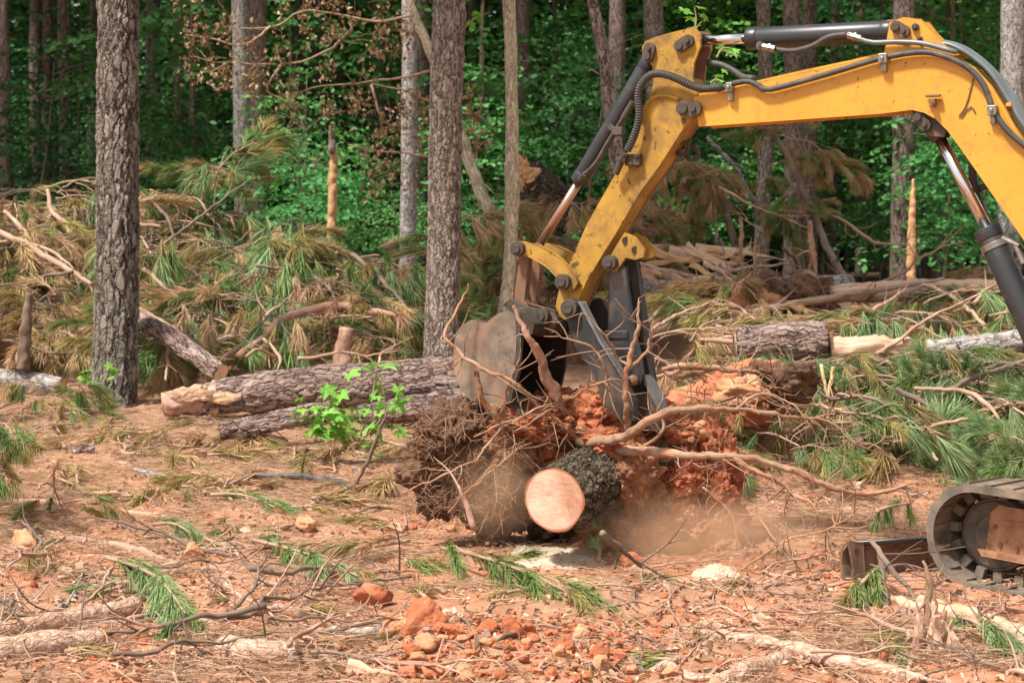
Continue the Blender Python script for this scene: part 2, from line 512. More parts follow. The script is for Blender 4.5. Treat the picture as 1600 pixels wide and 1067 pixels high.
def ring_mat(name, light, dark, edge, rmax):
    m, nt, nd, lk = new_mat(name)
    co = coords(nd, lk)
    wv = nd.new('ShaderNodeTexWave'); wv.wave_type = 'RINGS'; wv.rings_direction = 'Z'
    wv.inputs['Scale'].default_value = 3.3 / rmax; wv.inputs['Distortion'].default_value = 2.2; wv.inputs['Detail'].default_value = 3; wv.inputs['Detail Scale'].default_value = 1.5
    lk.new(co, wv.inputs['Vector'])
    big = noise(nd, lk, co, 1.0 / rmax, 4)
    saw = noise(nd, lk, coords(nd, lk, (.25, 1, 1)), 60, 4)
    k = math_n(nd, lk, 'ADD', math_n(nd, lk, 'MULTIPLY', wv.outputs['Fac'], .10), math_n(nd, lk, 'ADD', math_n(nd, lk, 'MULTIPLY', big, .5), math_n(nd, lk, 'MULTIPLY', saw, .5)))
    r = ramp(nd, [(.38, dark), (.68, light)]); lk.new(k, r.inputs[0])
    ln = nd.new('ShaderNodeVectorMath'); ln.operation = 'LENGTH'
    s2 = nd.new('ShaderNodeVectorMath'); s2.operation = 'MULTIPLY'; s2.inputs[1].default_value = (1, 1, 0); lk.new(co, s2.inputs[0]); lk.new(s2.outputs[0], ln.inputs[0])
    e = nd.new('ShaderNodeMapRange'); e.inputs[1].default_value = rmax * .9; e.inputs[2].default_value = rmax * .98; lk.new(ln.outputs['Value'], e.inputs[0])
    sm = noise(nd, lk, co, .55 / rmax, 7, .7, .5); rs_ = ramp(nd, [(.5, (0, 0, 0)), (.72, (.7,) * 3)]); lk.new(sm, rs_.inputs[0])
    cb = mixc(nd, lk, rs_.outputs[0], r.outputs[0], edge)
    col = mixc(nd, lk, e.outputs[0], cb, edge)
    return finish(m, nt, nd, lk, col, .8, saw, .4, .004, spec=.2)
def needle_mat(name, base, tip, old, var=.18, hvar=.02):
    m, nt, nd, lk = new_mat(name)
    a = nd.new('ShaderNodeAttribute'); a.attribute_name = 'tc'
    sx = nd.new('ShaderNodeSeparateXYZ'); lk.new(a.outputs['Vector'], sx.inputs[0])
    r = ramp(nd, [(.0, old), (.22, base), (.75, base), (1, tip)]); lk.new(sx.outputs[0], r.inputs[0])
    return finish(m, nt, nd, lk, r.outputs[0], .55, None, transl=.25, var=var, hvar=hvar, spec=.35)
def leaf_mat(name, a, b, var=.2, hvar=.02, transl=.35):
    m, nt, nd, lk = new_mat(name)
    at_ = nd.new('ShaderNodeAttribute'); at_.attribute_name = 'tc'
    sx = nd.new('ShaderNodeSeparateXYZ'); lk.new(at_.outputs['Vector'], sx.inputs[0])
    r = ramp(nd, [(0, a), (1, b)]); lk.new(sx.outputs[0], r.inputs[0])
    return finish(m, nt, nd, lk, r.outputs[0], .5, None, transl=transl, var=var, hvar=hvar, spec=.3)

MT = {}
MT['bark_front'] = bark_mat('bark_front', (.14, .112, .092), (.38, .33, .28), (.05, .036, .028), 11, (1, 1, .30), (.30, .34, .25), disp=.028, bdist=.022)
MT['bark_red'] = bark_mat('bark_red', (.20, .15, .12), (.44, .36, .305), (.09, .062, .048), 14, (1, 1, .42), None, disp=.014, bdist=.014)
MT['bark_far'] = bark_mat('bark_far', (.15, .105, .085), (.34, .26, .215), (.055, .036, .03), 13, (1, 1, .3), None, bdist=.02, var=.2)
MT['bark_pale'] = bark_mat('bark_pale', (.38, .315, .22), (.64, .56, .42), (.22, .17, .11), 24, (1, 1, .25), (.14, .14, .06), bdist=.01)
MT['bark_grey'] = bark_mat('bark_grey', (.22, .20, .18), (.46, .42, .39), (.10, .08, .07), 12, (1, 1, .5), None, bdist=.012)
MT['bark_log'] = bark_mat('bark_log', (.24, .15, .125), (.47, .355, .315), (.09, .05, .038), 12, (1, 1, .30), None, disp=.012, bdist=.02)
MT['bark_young'] = bark_mat('bark_young', (.42, .25, .175), (.64, .45, .34), (.34, .19, .13), 17, (1, 1, .55), (.56, .27, .14), bdist=.010, bump=1.0)
MT['bark_dark'] = bark_mat('bark_dark', (.11, .082, .058), (.25, .20, .145), (.04, .026, .018), 14, (1, 1, .5), (.20, .24, .14), disp=.022, bdist=.02)
MT['branch'] = pmat('branch', [(.25, (.27, .165, .11)), (.55, (.42, .275, .195)), (.8, (.52, .39, .30))], 14, (1, 1, .35), .85, .6, 40, .006, var=.18)
MT['branch_dark'] = pmat('branch_dark', [(.3, (.10, .07, .05)), (.7, (.26, .185, .14))], 14, (1, 1, .35), .85, .5, 40, .006, var=.2)
MT['branch_peeled'] = pmat('branch_peeled', [(.3, (.30, .16, .105)), (.5, (.47, .28, .20)), (.75, (.60, .43, .35))], 13, (1, 1, .35), .85, .9, 44, .012, var=.14, dirt=((.20, .11, .075), 10, .50, .60, .75), dirt2=((.58, .27, .13), 5, .52, .68, .6))
MT['birch'] = pmat('birch', [(.3, (.3, .24, .2)), (.45, (.33, .27, .22)), (.8, (.47, .41, .35))], 11, (1, 1, 2.2), .8, .4, 30, .005)
MT['root'] = pmat('root', [(.3, (.20, .095, .05)), (.5, (.35, .215, .14)), (.75, (.50, .35, .25))], 16, (1, 1, .35), .9, 1.0, 55, .012, var=.12, dirt=((.50, .20, .09), 9, .5, .62, .8))
MT['rootlet'] = pmat('rootlet', [(.3, (.17, .09, .05)), (.7, (.36, .22, .14))], 9, (1, 1, 1), .9, 0, var=.1)
MT['wood_fresh'] = wood_mat('wood_fresh', (.50, .30, .13), (.70, .51, .28))
MT['wood_orange'] = wood_mat('wood_orange', (.44, .21, .09), (.64, .40, .21))
MT['wood_pale'] = wood_mat('wood_pale', (.44, .25, .15), (.70, .50, .36))
MT['rings'] = ring_mat('rings', (.78, .54, .40), (.58, .31, .21), (.36, .13, .06), .19)
MT['rings_small'] = ring_mat('rings_small', (.80, .62, .42), (.62, .36, .2), (.36, .18, .1), .1)
MT['soil_dark'] = pmat('soil_dark', [(.3, (.085, .045, .028)), (.5, (.19, .105, .066)), (.75, (.34, .21, .135))], 22, (1, 1, 1), .95, 1.0, 60, .04, world=True, dirt=((.36, .15, .07), 4, .5, .68, .7))
MT['clay_red'] = pmat('clay_red', [(.3, (.29, .082, .035)), (.5, (.47, .15, .07)), (.75, (.62, .27, .15))], 7, (1, 1, 1), .95, 1.0, 28, .025, world=True, var=.1)
MT['clay_pale'] = pmat('clay_pale', [(.3, (.45, .19, .09)), (.6, (.60, .31, .17)), (.85, (.70, .42, .27))], 6, (1, 1, 1), .95, .9, 26, .02, world=True, var=.1)
MT['soil_clay'] = pmat('soil_clay', [(.3, (.20, .10, .055)), (.5, (.36, .165, .085)), (.75, (.52, .27, .155))], 8, (1, 1, 1), .95, 1.0, 30, .03, world=True)
MT['sawdust'] = pmat('sawdust', [(.3, (.62, .44, .30)), (.6, (.80, .66, .50))], 60, (1, 1, 1), .95, 1.0, 90, .02, world=True)
MT['yellow'] = pmat('yellow', [(.25, (.56, .275, .032)), (.7, (.65, .335, .042))], 2.5, (1, 1, 1), .42, .12, 30, .003, dirt=((.24, .125, .04), 5, .50, .74, .6), dirt2=((.09, .055, .03), 30, .61, .68, .85), spec=.45)
MT['yellow_dirty'] = pmat('yellow_dirty', [(.25, (.32, .18, .026)), (.7, (.47, .265, .045))], 3, (1, 1, 1), .6, .3, 40, .004, dirt=((.17, .10, .045), 5, .44, .66, .85), dirt2=((.06, .04, .025), 17, .57, .66, .9), spec=.3)
MT['black_paint'] = pmat('black_paint', [(.3, (.018, .019, .022)), (.7, (.035, .036, .040))], 5, (1, 1, 1), .38, .25, 40, .002, dirt=((.17, .11, .075), 7, .52, .75, .55), dirt2=((.35, .30, .25), 45, .70, .74, .5), spec=.5)
MT['steel_dark'] = pmat('steel_dark', [(.3, (.048, .040, .033)), (.7, (.115, .092, .07))], 9, (1, 1, 1), .6, .4, 40, .004, dirt=((.27, .15, .09), 5, .5, .75, .7), metal=.2)
MT['thumb_steel'] = pmat('thumb_steel', [(.3, (.022, .022, .022)), (.7, (.058, .056, .053))], 7, (1, 1, .4), .55, .3, 40, .004, dirt=((.20, .13, .085), 6, .5, .75, .7))
MT['bucket_steel'] = pmat('bucket_steel', [(.3, (.115, .09, .07)), (.5, (.215, .165, .125)), (.7, (.32, .25, .195))], 6, (1, 1, .85), .6, .3, 40, .004, dirt=((.09, .065, .05), 7, .50, .68, .85), metal=.15, dirt2=((.40, .22, .12), 3, .5, .7, .6))
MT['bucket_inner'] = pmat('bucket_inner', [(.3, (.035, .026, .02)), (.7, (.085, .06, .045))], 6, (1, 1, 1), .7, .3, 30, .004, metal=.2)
MT['worn_steel'] = pmat('worn_steel', [(.3, (.13, .125, .12)), (.7, (.26, .25, .24))], 9, (1, 1, 1), .5, .2, 40, .003, metal=.4)
MT['chrome'] = pmat('chrome', [(.3, (.62, .62, .64)), (.7, (.78, .78, .8))], 4, (1, 1, 1), .12, .03, 20, .001, dirt=((.28, .16, .1), 6, .55, .8, .5), metal=1.0)
MT['chrome_dusty'] = pmat('chrome_dusty', [(.3, (.40, .24, .17)), (.7, (.52, .36, .28))], 5, (1, 1, 1), .3, .05, 20, .001, metal=.8)
MT['rust'] = pmat('rust', [(.3, (.24, .10, .045)), (.55, (.40, .21, .12)), (.8, (.50, .30, .20))], 7, (1, 1, 1), .8, .6, 30, .006, dirt=((.12, .055, .03), 9, .48, .66, .85), dirt2=((.40, .15, .05), 14, .58, .68, .8))
MT['brown_steel'] = pmat('brown_steel', [(.3, (.14, .075, .045)), (.7, (.29, .16, .10))], 9, (1, 1, 1), .65, .4, 30, .004, metal=.15)
MT['rubber'] = pmat('rubber', [(.3, (.085, .072, .058)), (.7, (.21, .175, .14))], 7, (1, 1, 1), .8, .5, 30, .006, dirt=((.36, .235, .155), 5, .44, .7, .6))
MT['hose'] = pmat('hose', [(.3, (.035, .033, .032)), (.7, (.085, .08, .076))], 8, (1, 1, 1), .55, .2, 60, .001, dirt=((.23, .17, .13), 6, .48, .7, .6))
MT['pipe'] = pmat('pipe', [(.3, (.12, .135, .14)), (.7, (.21, .23, .235))], 5, (1, 1, 1), .45, .1, 60, .001, metal=.3)
MT['fitting'] = pmat('fitting', [(.3, (.20, .185, .16)), (.7, (.40, .38, .34))], 20, (1, 1, 1), .4, .1, 60, .001, metal=.7)
MT['glass'] = pmat('glass', [(.3, (.03, .035, .04)), (.7, (.05, .055, .06))], 3, (1, 1, 1), .08, 0.02, spec=.6)
MT['blade'] = pmat('blade', [(.3, (.14, .085, .055)), (.55, (.24, .145, .095)), (.8, (.33, .21, .145))], 6, (1, 1, .4), .6, .3, 30, .004, dirt=((.06, .05, .045), 5, .5, .62, .8), metal=.1)
MT['needle_green'] = needle_mat('needle_green', (.135, .225, .06), (.25, .34, .11), (.36, .27, .10))
MT['needle_bright'] = needle_mat('needle_bright', (.20, .32, .125), (.36, .46, .24), (.36, .32, .13))
MT['needle_olive'] = needle_mat('needle_olive', (.30, .24, .085), (.42, .34, .14), (.44, .27, .10))
MT['needle_tan'] = needle_mat('needle_tan', (.47, .31, .16), (.58, .43, .25), (.36, .20, .09))
MT['litter'] = needle_mat('litter', (.47, .30, .19), (.62, .46, .31), (.33, .17, .09), 0, 0)
MT['leaf_deep'] = leaf_mat('leaf_deep', (.034, .112, .034), (.085, .225, .066))
MT['leaf_mid'] = leaf_mat('leaf_mid', (.066, .21, .055), (.15, .38, .105))
MT['leaf_lime'] = leaf_mat('leaf_lime', (.16, .38, .05), (.28, .52, .09), .15, .015)
MT['leaf_dead'] = leaf_mat('leaf_dead', (.20, .11, .06), (.52, .35, .21), .1, .01, .15)
MT['pine_crown'] = leaf_mat('pine_crown', (.03, .075, .02), (.07, .14, .04))

# ------------------------------------------------------------------ ground: one sheet to the horizon
def ground_mat():
    m, nt, nd, lk = new_mat('ground')
    co = coords(nd, lk, (1, 1, 1), True)
    a = noise(nd, lk, co, 1.1, 5, .65, .3)
    b = noise(nd, lk, co, 9, 6, .7)
    clay = ramp(nd, [(.3, (.40, .145, .07)), (.5, (.54, .24, .135)), (.72, (.67, .40, .275))])
    lk.new(math_n(nd, lk, 'ADD', math_n(nd, lk, 'MULTIPLY', a, .5), math_n(nd, lk, 'MULTIPLY', b, .5)), clay.inputs[0])
    lit = ramp(nd, [(.3, (.24, .13, .08)), (.55, (.41, .245, .155)), (.75, (.54, .37, .255))]); lk.new(b, lit.inputs[0])
    c = noise(nd, lk, co, .75, 6, .7, .6)
    k = ramp(nd, [(.44, (0, 0, 0)), (.60, (1, 1, 1))]); lk.new(c, k.inputs[0])
    # litter gets complete away from the worked clearing, and is the brown floor of the wood beyond it
    sx = nd.new('ShaderNodeSeparateXYZ'); lk.new(co, sx.inputs[0])
    far = nd.new('ShaderNodeMapRange'); far.inputs[1].default_value = 12.8; far.inputs[2].default_value = 17
    lk.new(sx.outputs[1], far.inputs[0])
    kk = math_n(nd, lk, 'MAXIMUM', k.outputs[0], far.outputs[0])
    kk = math_n(nd, lk, 'MULTIPLY', kk, .85)
    col = mixc(nd, lk, kk, clay.outputs[0], lit.outputs[0])
    f2 = nd.new('ShaderNodeMapRange'); f2.inputs[1].default_value = 23; f2.inputs[2].default_value = 29; lk.new(sx.outputs[1], f2.inputs[0])
    fl = ramp(nd, [(.3, (.07, .045, .03)), (.7, (.17, .105, .06))]); lk.new(b, fl.inputs[0])
    col = mixc(nd, lk, f2.outputs[0], col, fl.outputs[0])
    h = noise(nd, lk, co, 30, 8, .7)
    return finish(m, nt, nd, lk, col, .95, h, .9, .03, spec=.1)
def axis(lo, hi, step, far, n=26):
    a = np.arange(lo, hi + step * .5, step)
    g_ = np.geomspace(step * 1.5, far, n)
    return np.concatenate([(a[0] - g_)[::-1], a, a[-1] + g_])
xs = axis(-5.2, 5.2, .021, 400, 40)
yn = np.concatenate([np.geomspace(.03, 40, 14)[::-1] * -1 + 6.5, np.arange(6.5, 12, .017), np.arange(12, 17, .028), np.arange(17, 30, .07), 30 + np.geomspace(.1, 600, 40)])
XX, YY = np.meshgrid(xs, yn)
zz = gz(XX.ravel(), YY.ravel())
gV = np.stack([XX.ravel(), YY.ravel(), zz], 1)
nx, ny = len(xs), len(yn)
ii = (np.arange(ny - 1)[:, None] * nx + np.arange(nx - 1)[None, :]).ravel()
gg = G(); gg.add(gV, np.stack([ii, ii + 1, ii + nx + 1, ii + nx], 1))
ground = gg.obj('ground', ground_mat())
tag(ground, kind='structure')

# ------------------------------------------------------------------ excavator
O2 = Vector((at(1076, 171, 12.2).x, 12.2))
YAW = math.atan2(.469, .883)
U = Vector((math.cos(YAW), -math.sin(YAW), 0)); VV = Vector((math.sin(YAW), math.cos(YAW), 0))
def AP(px, py, d=0.0):
    """point of the arm's upright plane (d metres beyond its middle) seen at a photo pixel"""
    r = ray(px, py)
    t = (O2.x * VV.x + O2.y * VV.y + d) / (r.x * VV.x + r.y * VV.y)
    return Vector((0, 0, CAMZ)) + r * t
def APs(pts, d, ref=None):
    """outline seen at photo pixels on plane ref (default d), moved across to plane d"""
    r = d if ref is None else ref
    return [AP(x, y, r) + VV * (d - r) for x, y in pts]
def zc(ox, oy, s, pts): return [(ox + s * x, oy + s * y) for x, y in pts]
def E(s, l, z): return Vector((O2.x, O2.y, 0)) + U * (s + 2.047) + VV * l + Vector((0, 0, z))
EX = thing('excavator', 'small yellow tracked excavator lifting an uprooted stump with its bucket', 'excavator', E(.8, 0, 0))
def epart(name, g, mat, parent=EX, smooth=False, bevel=0, label=None):
    return g.obj(name, MT[mat], parent, None, smooth, bevel, label)
def pin(parent, x, y, d, r, ln=.05, name='pin', mat='steel_dark', tw=0):
    """a pin end standing proud of the near plate at offset d"""
    g = G(); c = AP(x, y, d)
    cyl(g, c + VV * .01, c - VV * ln, r, r, 20)
    cyl(g, c - VV * ln, c - VV * (ln + .012), r * .62, r * .58, 14)
    return epart(name, g, mat, parent, False, .003)
def keeper(parent, a, b, d, r):
    """pin with its oblong keeper plate, both proud of the plate"""
    g = G(); n = 12
    pa, pb = AP(*a, d), AP(*b, d)
    ax = (pb - pa).normalized(); ay = ax.cross(VV)
    ring = []
    for k in range(n + 1):
        t = math.pi / 2 + math.pi * k / n; ring.append(pa + (ax * math.cos(t) + ay * math.sin(t)) * r)
    for k in range(n + 1):
        t = -math.pi / 2 + math.pi * k / n; ring.append(pb + (ax * math.cos(t) + ay * math.sin(t)) * r)
    prism(g, ring, VV * -.028)
    cyl(g, pa, pa - VV * .045, r * .66, r * .66, 18)
    cyl(g, pb, pb - VV * .048, r * .40, r * .40, 12)
    return epart('pin', g, 'steel_dark', parent, False, .003)

# boom
bw = .21
top = [(1083, 152), (1145, 139), (1250, 115), (1330, 98), (1385, 86), (1440, 82), (1485, 92), (1518, 110), (1545, 140), (1562, 170), (1580, 203), (1602, 236), (1700, 372), (1860, 600)]
bot = [(1740, 600), (1600, 371), (1525, 262), (1497, 222), (1480, 199), (1462, 181), (1443, 171), (1424, 167), (1375, 173), (1150, 189), (1092, 193)]
boom_poly = top + bot
g = G(); prism(g, APs(boom_poly, -bw / 2 + .02), VV * (bw - .04))
boom = epart('boom', g, 'yellow', EX, False, .004)
for dd in (-bw / 2, bw / 2 - .012):      # the side plates overhang the box as flanges
    g = G(); prism(g, APs([(x, y + (0 if i < len(top) else 5)) for i, (x, y) in enumerate(boom_poly)], dd, -bw / 2), VV * .012)
    epart('side_plate', g, 'yellow', boom, False, .002)
g = G()
tl = [(1083, 149), (1145, 135), (1250, 111), (1330, 94), (1385, 81), (1440, 77), (1487, 87), (1522, 105), (1550, 136), (1569, 167), (1587, 200), (1608, 232), (1706, 368), (1866, 596)]
for (a, b), (c, d) in zip(zip(tl[:-1], tl[1:]), zip(top[:-1], top[1:])):
    prism(g, [AP(*a, -.085), AP(*b, -.085), AP(*d, -.085), AP(*c, -.085)], VV * .17)
epart('top_plate', g, 'yellow', boom, False)
# bracket that carries the upper cylinder
brk = [(1390, 34), (1412, 28), (1439, 30), (1452, 48), (1474, 70), (1500, 86), (1440, 96), (1380, 92)]
for dd in (-.09, .062):
    g = G(); prism(g, APs(brk, dd, -.09), VV * .028)
    epart('cylinder_bracket', g, 'yellow', boom, False, .004)
keeper(boom, (1402, 43), (1414, 50), -.09, .034)
pin(boom, 1431, 43, -.09, .021, .02, 'bolt'); pin(boom, 1438, 61, -.09, .014, .02, 'bolt')
keeper(boom, (1070, 170), (1086, 171), -bw / 2 - .015, .047)
# lugs of the lower cylinder under the bend
g = G()
lug = [(1424, 168), (1440, 172), (1462, 182), (1480, 198), (1474, 214), (1452, 212), (1440, 205), (1432, 192)]
prism(g, APs(lug, -.06), VV * .03); prism(g, APs(lug, .03, -.06), VV * .03)
epart('cylinder_lug', g, 'steel_dark', boom, False, .003)
keeper(boom, (1436, 184), (1447, 196), -.06, .034)
# hose clips, cleat, tie on the side plate
def clip(x, y, w=.05):
    g = G(); c = AP(x, y, -bw / 2 - .03)
    box(g, c, U * w, VV * .06, Vector((0, 0, .055)))
    box(g, AP(x + 1, y + 11, -bw / 2 - .012), U * .03, VV * .03, Vector((0, 0, .075)))
    cyl(g, c - VV * .03, c - VV * .046, .012, .012, 8)
    return epart('hose_clip', g, 'fitting', boom, False, .004)
clip(1381, 92); clip(1551, 173); clip(1141, 137, .04)
g = G(); box(g, AP(1458, 161, -bw / 2 - .02), U * .03, VV * .05, Vector((0, 0, .045))); box(g, AP(1458, 150, -bw / 2 - .03), U * .085, VV * .04, Vector((-.0, 0, .012))); cyl(g, AP(1458, 160, -bw / 2 - .04), AP(1458, 160, -bw / 2 - .06), .013, .013, 8)
epart('cleat', g, 'brown_steel', boom, False, .003)
g = G()
tube(g, [AP(x, y, -bw / 2 - .006) for x, y in [(1521, 122), (1514, 150), (1508, 168), (1503, 176), (1498, 182), (1503, 183), (1510, 172), (1518, 167), (1524, 177)]], .004, 6)
epart('tie_wire', g, 'branch_dark', boom, True)
# hoses and pipes along the boom
def hose(pts, r, mat='hose', d=-bw / 2 - .03, parent=None, name='hose', ring=False):
    g = G()
    P, D = tube(g, [AP(p[0], p[1], p[2] if len(p) > 2 else d) for p in pts], r, 10, step=.03)
    if ring:        # coil guard round the hose
        L = np.concatenate([[0], np.cumsum(np.linalg.norm(np.diff(P, axis=0), axis=1))])
        for s in np.arange(.02, L[-1], .016):
            c = Vector([np.interp(s, L, P[:, k]) for k in range(3)]); t = Vector([np.interp(s, L, D[:, k]) for k in range(3)])
            cyl(g, c - t * .0045, c + t * .0045, r * 1.18, r * 1.18, 10)
    return epart(name, g, mat, parent or boom, True)
hose([(1120, 141), (1150, 130), (1172, 128), (1188, 136), (1204, 140), (1290, 117), (1375, 92), (1440, 82), (1480, 90), (1515, 108), (1538, 135), (1552, 172), (1575, 205), (1610, 235)], .017)
hose([(1187, 72), (1215, 78), (1240, 80), (1270, 72), (1295, 58), (1325, 54)], .016, d=-.10)
hose([(1325, 54), (1345, 62), (1365, 67), (1400, 66), (1440, 68), (1480, 78), (1495, 82)], .015, 'pipe', -.12)
for k in range(5):
    dd = -.075 + .036 * k
    hose([(1440 - 3 * k, 72 - 1.5 * k, dd), (1478, 69 - .6 * k, dd), (1512, 84 - 1.5 * k, dd), (1546, 112 - 2 * k, dd), (1572 + k, 150 - 3 * k, dd), (1596 + k, 190 - 3 * k, dd), (1640, 250 - 2 * k, dd), (1760, 410 - 2 * k, dd)], .0135, 'pipe', name='pipe')
g = G(); box(g, AP(1583, 166, 0), U * .03, VV * .22, Vector((0, 0, .02))); epart('pipe_clamp', g, 'yellow', boom, False, .003)
for x, y, x2, y2 in ((1325, 55, 1345, 61), (1192, 73, 1211, 77)):
    g = G(); cyl(g, AP(x, y, -.115), AP(x2, y2, -.115), .021, .021, 8); cyl(g, AP(.5 * (x + x2), .5 * (y + y2), -.115), AP(.6 * x2 + .4 * x, .6 * y2 + .4 * y, -.115), .027, .027, 6)
    epart('hose_fitting', g, 'fitting', boom, False)

# stick
sw = .20
st_poly = [(1004, 85), (1003, 74), (1009, 65), (1023, 58), (1050, 51), (1077, 45), (1087, 45), (1095, 54), (1094, 73), (1085, 97), (1082, 122), (1090, 146), (1086, 180), (1067, 202), (1031, 258), (999, 302), (961, 366), (942, 397), (916, 440), (903, 470), (896, 492), (886, 500), (874, 495), (868, 478), (876, 440), (893, 405), (917, 350), (954, 285), (994, 216), (1003, 185), (1013, 160), (1021, 127), (1020, 106)]
g = G(); prism(g, APs([p for p in st_poly if p[1] > 100], -sw / 2 + .015), VV * (sw - .03))
stick = epart('stick', g, 'yellow_dirty', EX, False, .004)
for dd in (-sw / 2, sw / 2 - .02):
    g = G(); prism(g, APs(st_poly, dd, -sw / 2), VV * .02)
    epart('side_plate', g, 'yellow_dirty' if dd < 0 else 'brown_steel', stick, False, .005)
keeper(stick, (1014, 89), (1017, 77), -sw / 2, .036); keeper(stick, (1064, 73), (1077, 65), -sw / 2, .036)
g = G(); tube(g, [AP(x, y, -sw / 2 - .004) for x, y in [(1003, 190), (1010, 165), (1024, 152), (1042, 150), (1062, 156)]], .012, 8); epart('weld_bead', g, 'yellow_dirty', stick, True)
# dark inner face between the ears
for cx_, cy_ in ((1064, 232), (1080, 240)):     # hook eyes under the stick
    g = G(); c = AP(cx_, cy_, .02 if cx_ < 1070 else .08); n = 18
    V = []; 
    for s_ in (0, 1):
        for r_ in (.052, .026):
            for k in range(n):
                t = 2 * math.pi * k / n; V.append(c + VV * (s_ * .025) + (U * math.cos(t) + Vector((0, 0, 1)) * math.sin(t)) * r_)
    Q = []
    for k in range(n):
        k2 = (k + 1) % n
        Q += [(k, k2, n + k2, n + k), (2 * n + k2, 2 * n + k, 3 * n + k, 3 * n + k2), (k2, k, 2 * n + k, 2 * n + k2), (n + k, n + k2, 3 * n + k2, 3 * n + k)]
    g.add([tuple(v) for v in V], Q)
    box(g, AP(cx_ - 10, cy_ - 14, .03 if cx_ < 1070 else .09), U * .06, VV * .025, Vector((.02, 0, .06)))
    epart('hook_eye', g, 'steel_dark', stick, False)
# gusset of the thumb strut under the stick
gus = zc(690, 370, .2904, [(985, -20), (1040, 0), (1092, 70), (1085, 110), (1040, 122), (990, 110), (940, 185), (890, 182), (880, 150), (930, 60)])
for dd in (-.085, .06):
    g = G(); prism(g, APs(gus, dd, -.085), VV * .022)
    epart('strut_gusset', g, 'yellow_dirty', stick, False, .003)
for zx, zy, r in ((993, 22, .026), (1042, 72, .024)):
    x, y = zc(690, 370, .2904, [(zx, zy)])[0]
    g = G(); cyl(g, AP(x, y, -.084), AP(x, y, -.089), r, r, 18); epart('pin_hole_shade_disc', g, 'bucket_inner', stick, False)  # solid dark disc on the gusset, its colour standing for a hole's shade
pin(stick, *zc(690, 370, .2904, [(915, 140)])[0], -.09, .046, .05)
# reinforcing strip along the stick edge
# hoses on the stick
hose([(1130, 136, -.14), (1100, 139, -.15), (1080, 134, -.155), (1055, 122, -.16), (1035, 116, -.165), (1017, 117, -.165), (1003, 130, -.165), (997, 150, -.165), (999, 180, -.165), (992, 210, -.165), (980, 236, -.165)], .021, parent=stick, ring=True)
hose([(1104, 98, .0), (1125, 101, 0), (1145, 110, -.02), (1160, 120, -.05), (1178, 123, -.1)], .019, parent=boom)
g = G(); box(g, AP(990, 250, -.125), U * .10, VV * .05, Vector((.0, 0, .07))); cyl(g, AP(994, 244, -.15), AP(994, 244, -.165), .014, .014, 8); cyl(g, AP(985, 257, -.15), AP(985, 257, -.165), .014, .014, 8)
epart('hose_block', g, 'steel_dark', stick, False, .004)
g = G(); cyl(g, AP(976, 240, -.165), AP(962, 272, -.15), .024, .021, 10); cyl(g, AP(974, 246, -.165), AP(971, 252, -.165), .029, .029, 6)
epart('hose_fitting', g, 'steel_dark', stick, False)

def ram(name, barrel, rod, rb, rr, d=0.0, rod_mat='chrome', collar=True):
    g = G(); a, b = AP(*barrel[0], d), AP(*barrel[1], d); ax = (b - a).normalized()
    cyl(g, a, b, rb, rb, 28)
    if collar:
        cyl(g, b - ax * .06, b + ax * .006, rb * 1.06, rb * 1.06, 28)
        cyl(g, a - ax * .01, a + ax * .05, rb * 1.04, rb * 1.04, 28)
    o = epart(name, g, 'black_paint', EX, True, .004)
    g = G(); c, e = AP(*rod[0], d), AP(*rod[1], d); cyl(g, c, e, rr, rr, 20); epart('rod', g, rod_mat, o, True)
    return o
c1 = ram('stick_cylinder', ((1392, 50), (1170, 61)), ((1175, 61), (1090, 63)), .066, .031)
g = G(); cyl(g, AP(1072, 67, -.07), AP(1072, 67, .07), .05, .05, 18); box(g, AP(1088, 64, 0), U * .08, VV * .09, Vector((0, 0, .085))); epart('rod_eye', g, 'steel_dark', c1, False, .004)
g = G(); cyl(g, AP(1187, 70, -.02), AP(1187, 72, -.10), .022, .022, 10); epart('hose_fitting', g, 'fitting', c1, False)
g = G(); box(g, AP(1398, 48, 0), U * .08, VV * .09, Vector((0, 0, .12))); epart('barrel_eye', g, 'steel_dark', c1, False, .01)
c2 = ram('bucket_cylinder', ((1014, 98), (905, 284)), ((908, 279), (843, 383)), .056, .027, 0, 'chrome_dusty')
g = G(); cyl(g, AP(840, 388, -.05), AP(840, 388, .05), .036, .036, 16); epart('rod_eye', g, 'brown_steel', c2, False, .004)
hose([(988, 160, -.08), (972, 187, -.085), (950, 222, -.085), (930, 256, -.08), (908, 277, -.07)], .013, parent=c2, name='pipe')
g = G(); cyl(g, AP(989, 159, -.085), AP(973, 186, -.085), .019, .019, 10); cyl(g, AP(913, 272, -.08), AP(907, 281, -.06), .02, .02, 10); epart('hose_fitting', g, 'steel_dark', c2, False)
g = G(); cyl(g, AP(965, 198, -.0), AP(960, 206, 0), .064, .064, 20); box(g, AP(966, 205, -.075), U * .07, VV * .05, Vector((0, 0, .05))); epart('pipe_strap', g, 'steel_dark', c2, False, .003)
c3 = ram('boom_cylinder', ((1690, 688), (1542, 358)), ((1545, 362), (1466, 212)), .074, .034)
g = G(); cyl(g, AP(1450, 196, -.045), AP(1450, 196, .045), .05, .05, 18); cyl(g, AP(1455, 200, 0), AP(1468, 218, 0), .05, .042, 16); epart('rod_eye', g, 'steel_dark', c3, False, .004)
g = G(); cyl(g, AP(1552, 380, 0), AP(1556, 389, 0), .079, .079, 24); epart('strap', g, 'fitting', c3, False, .002)
g = G(); cyl(g, AP(1566, 372, -.02), AP(1592, 384, -.02), .018, .018, 10); cyl(g, AP(1584, 378, -.02), AP(1600, 412, -.02), .016, .02, 10); epart('hose_fitting', g, 'fitting', c3, False)
hose([(1590, 384, .0), (1604, 420, .0), (1640, 500, .02)], .018, parent=c3)
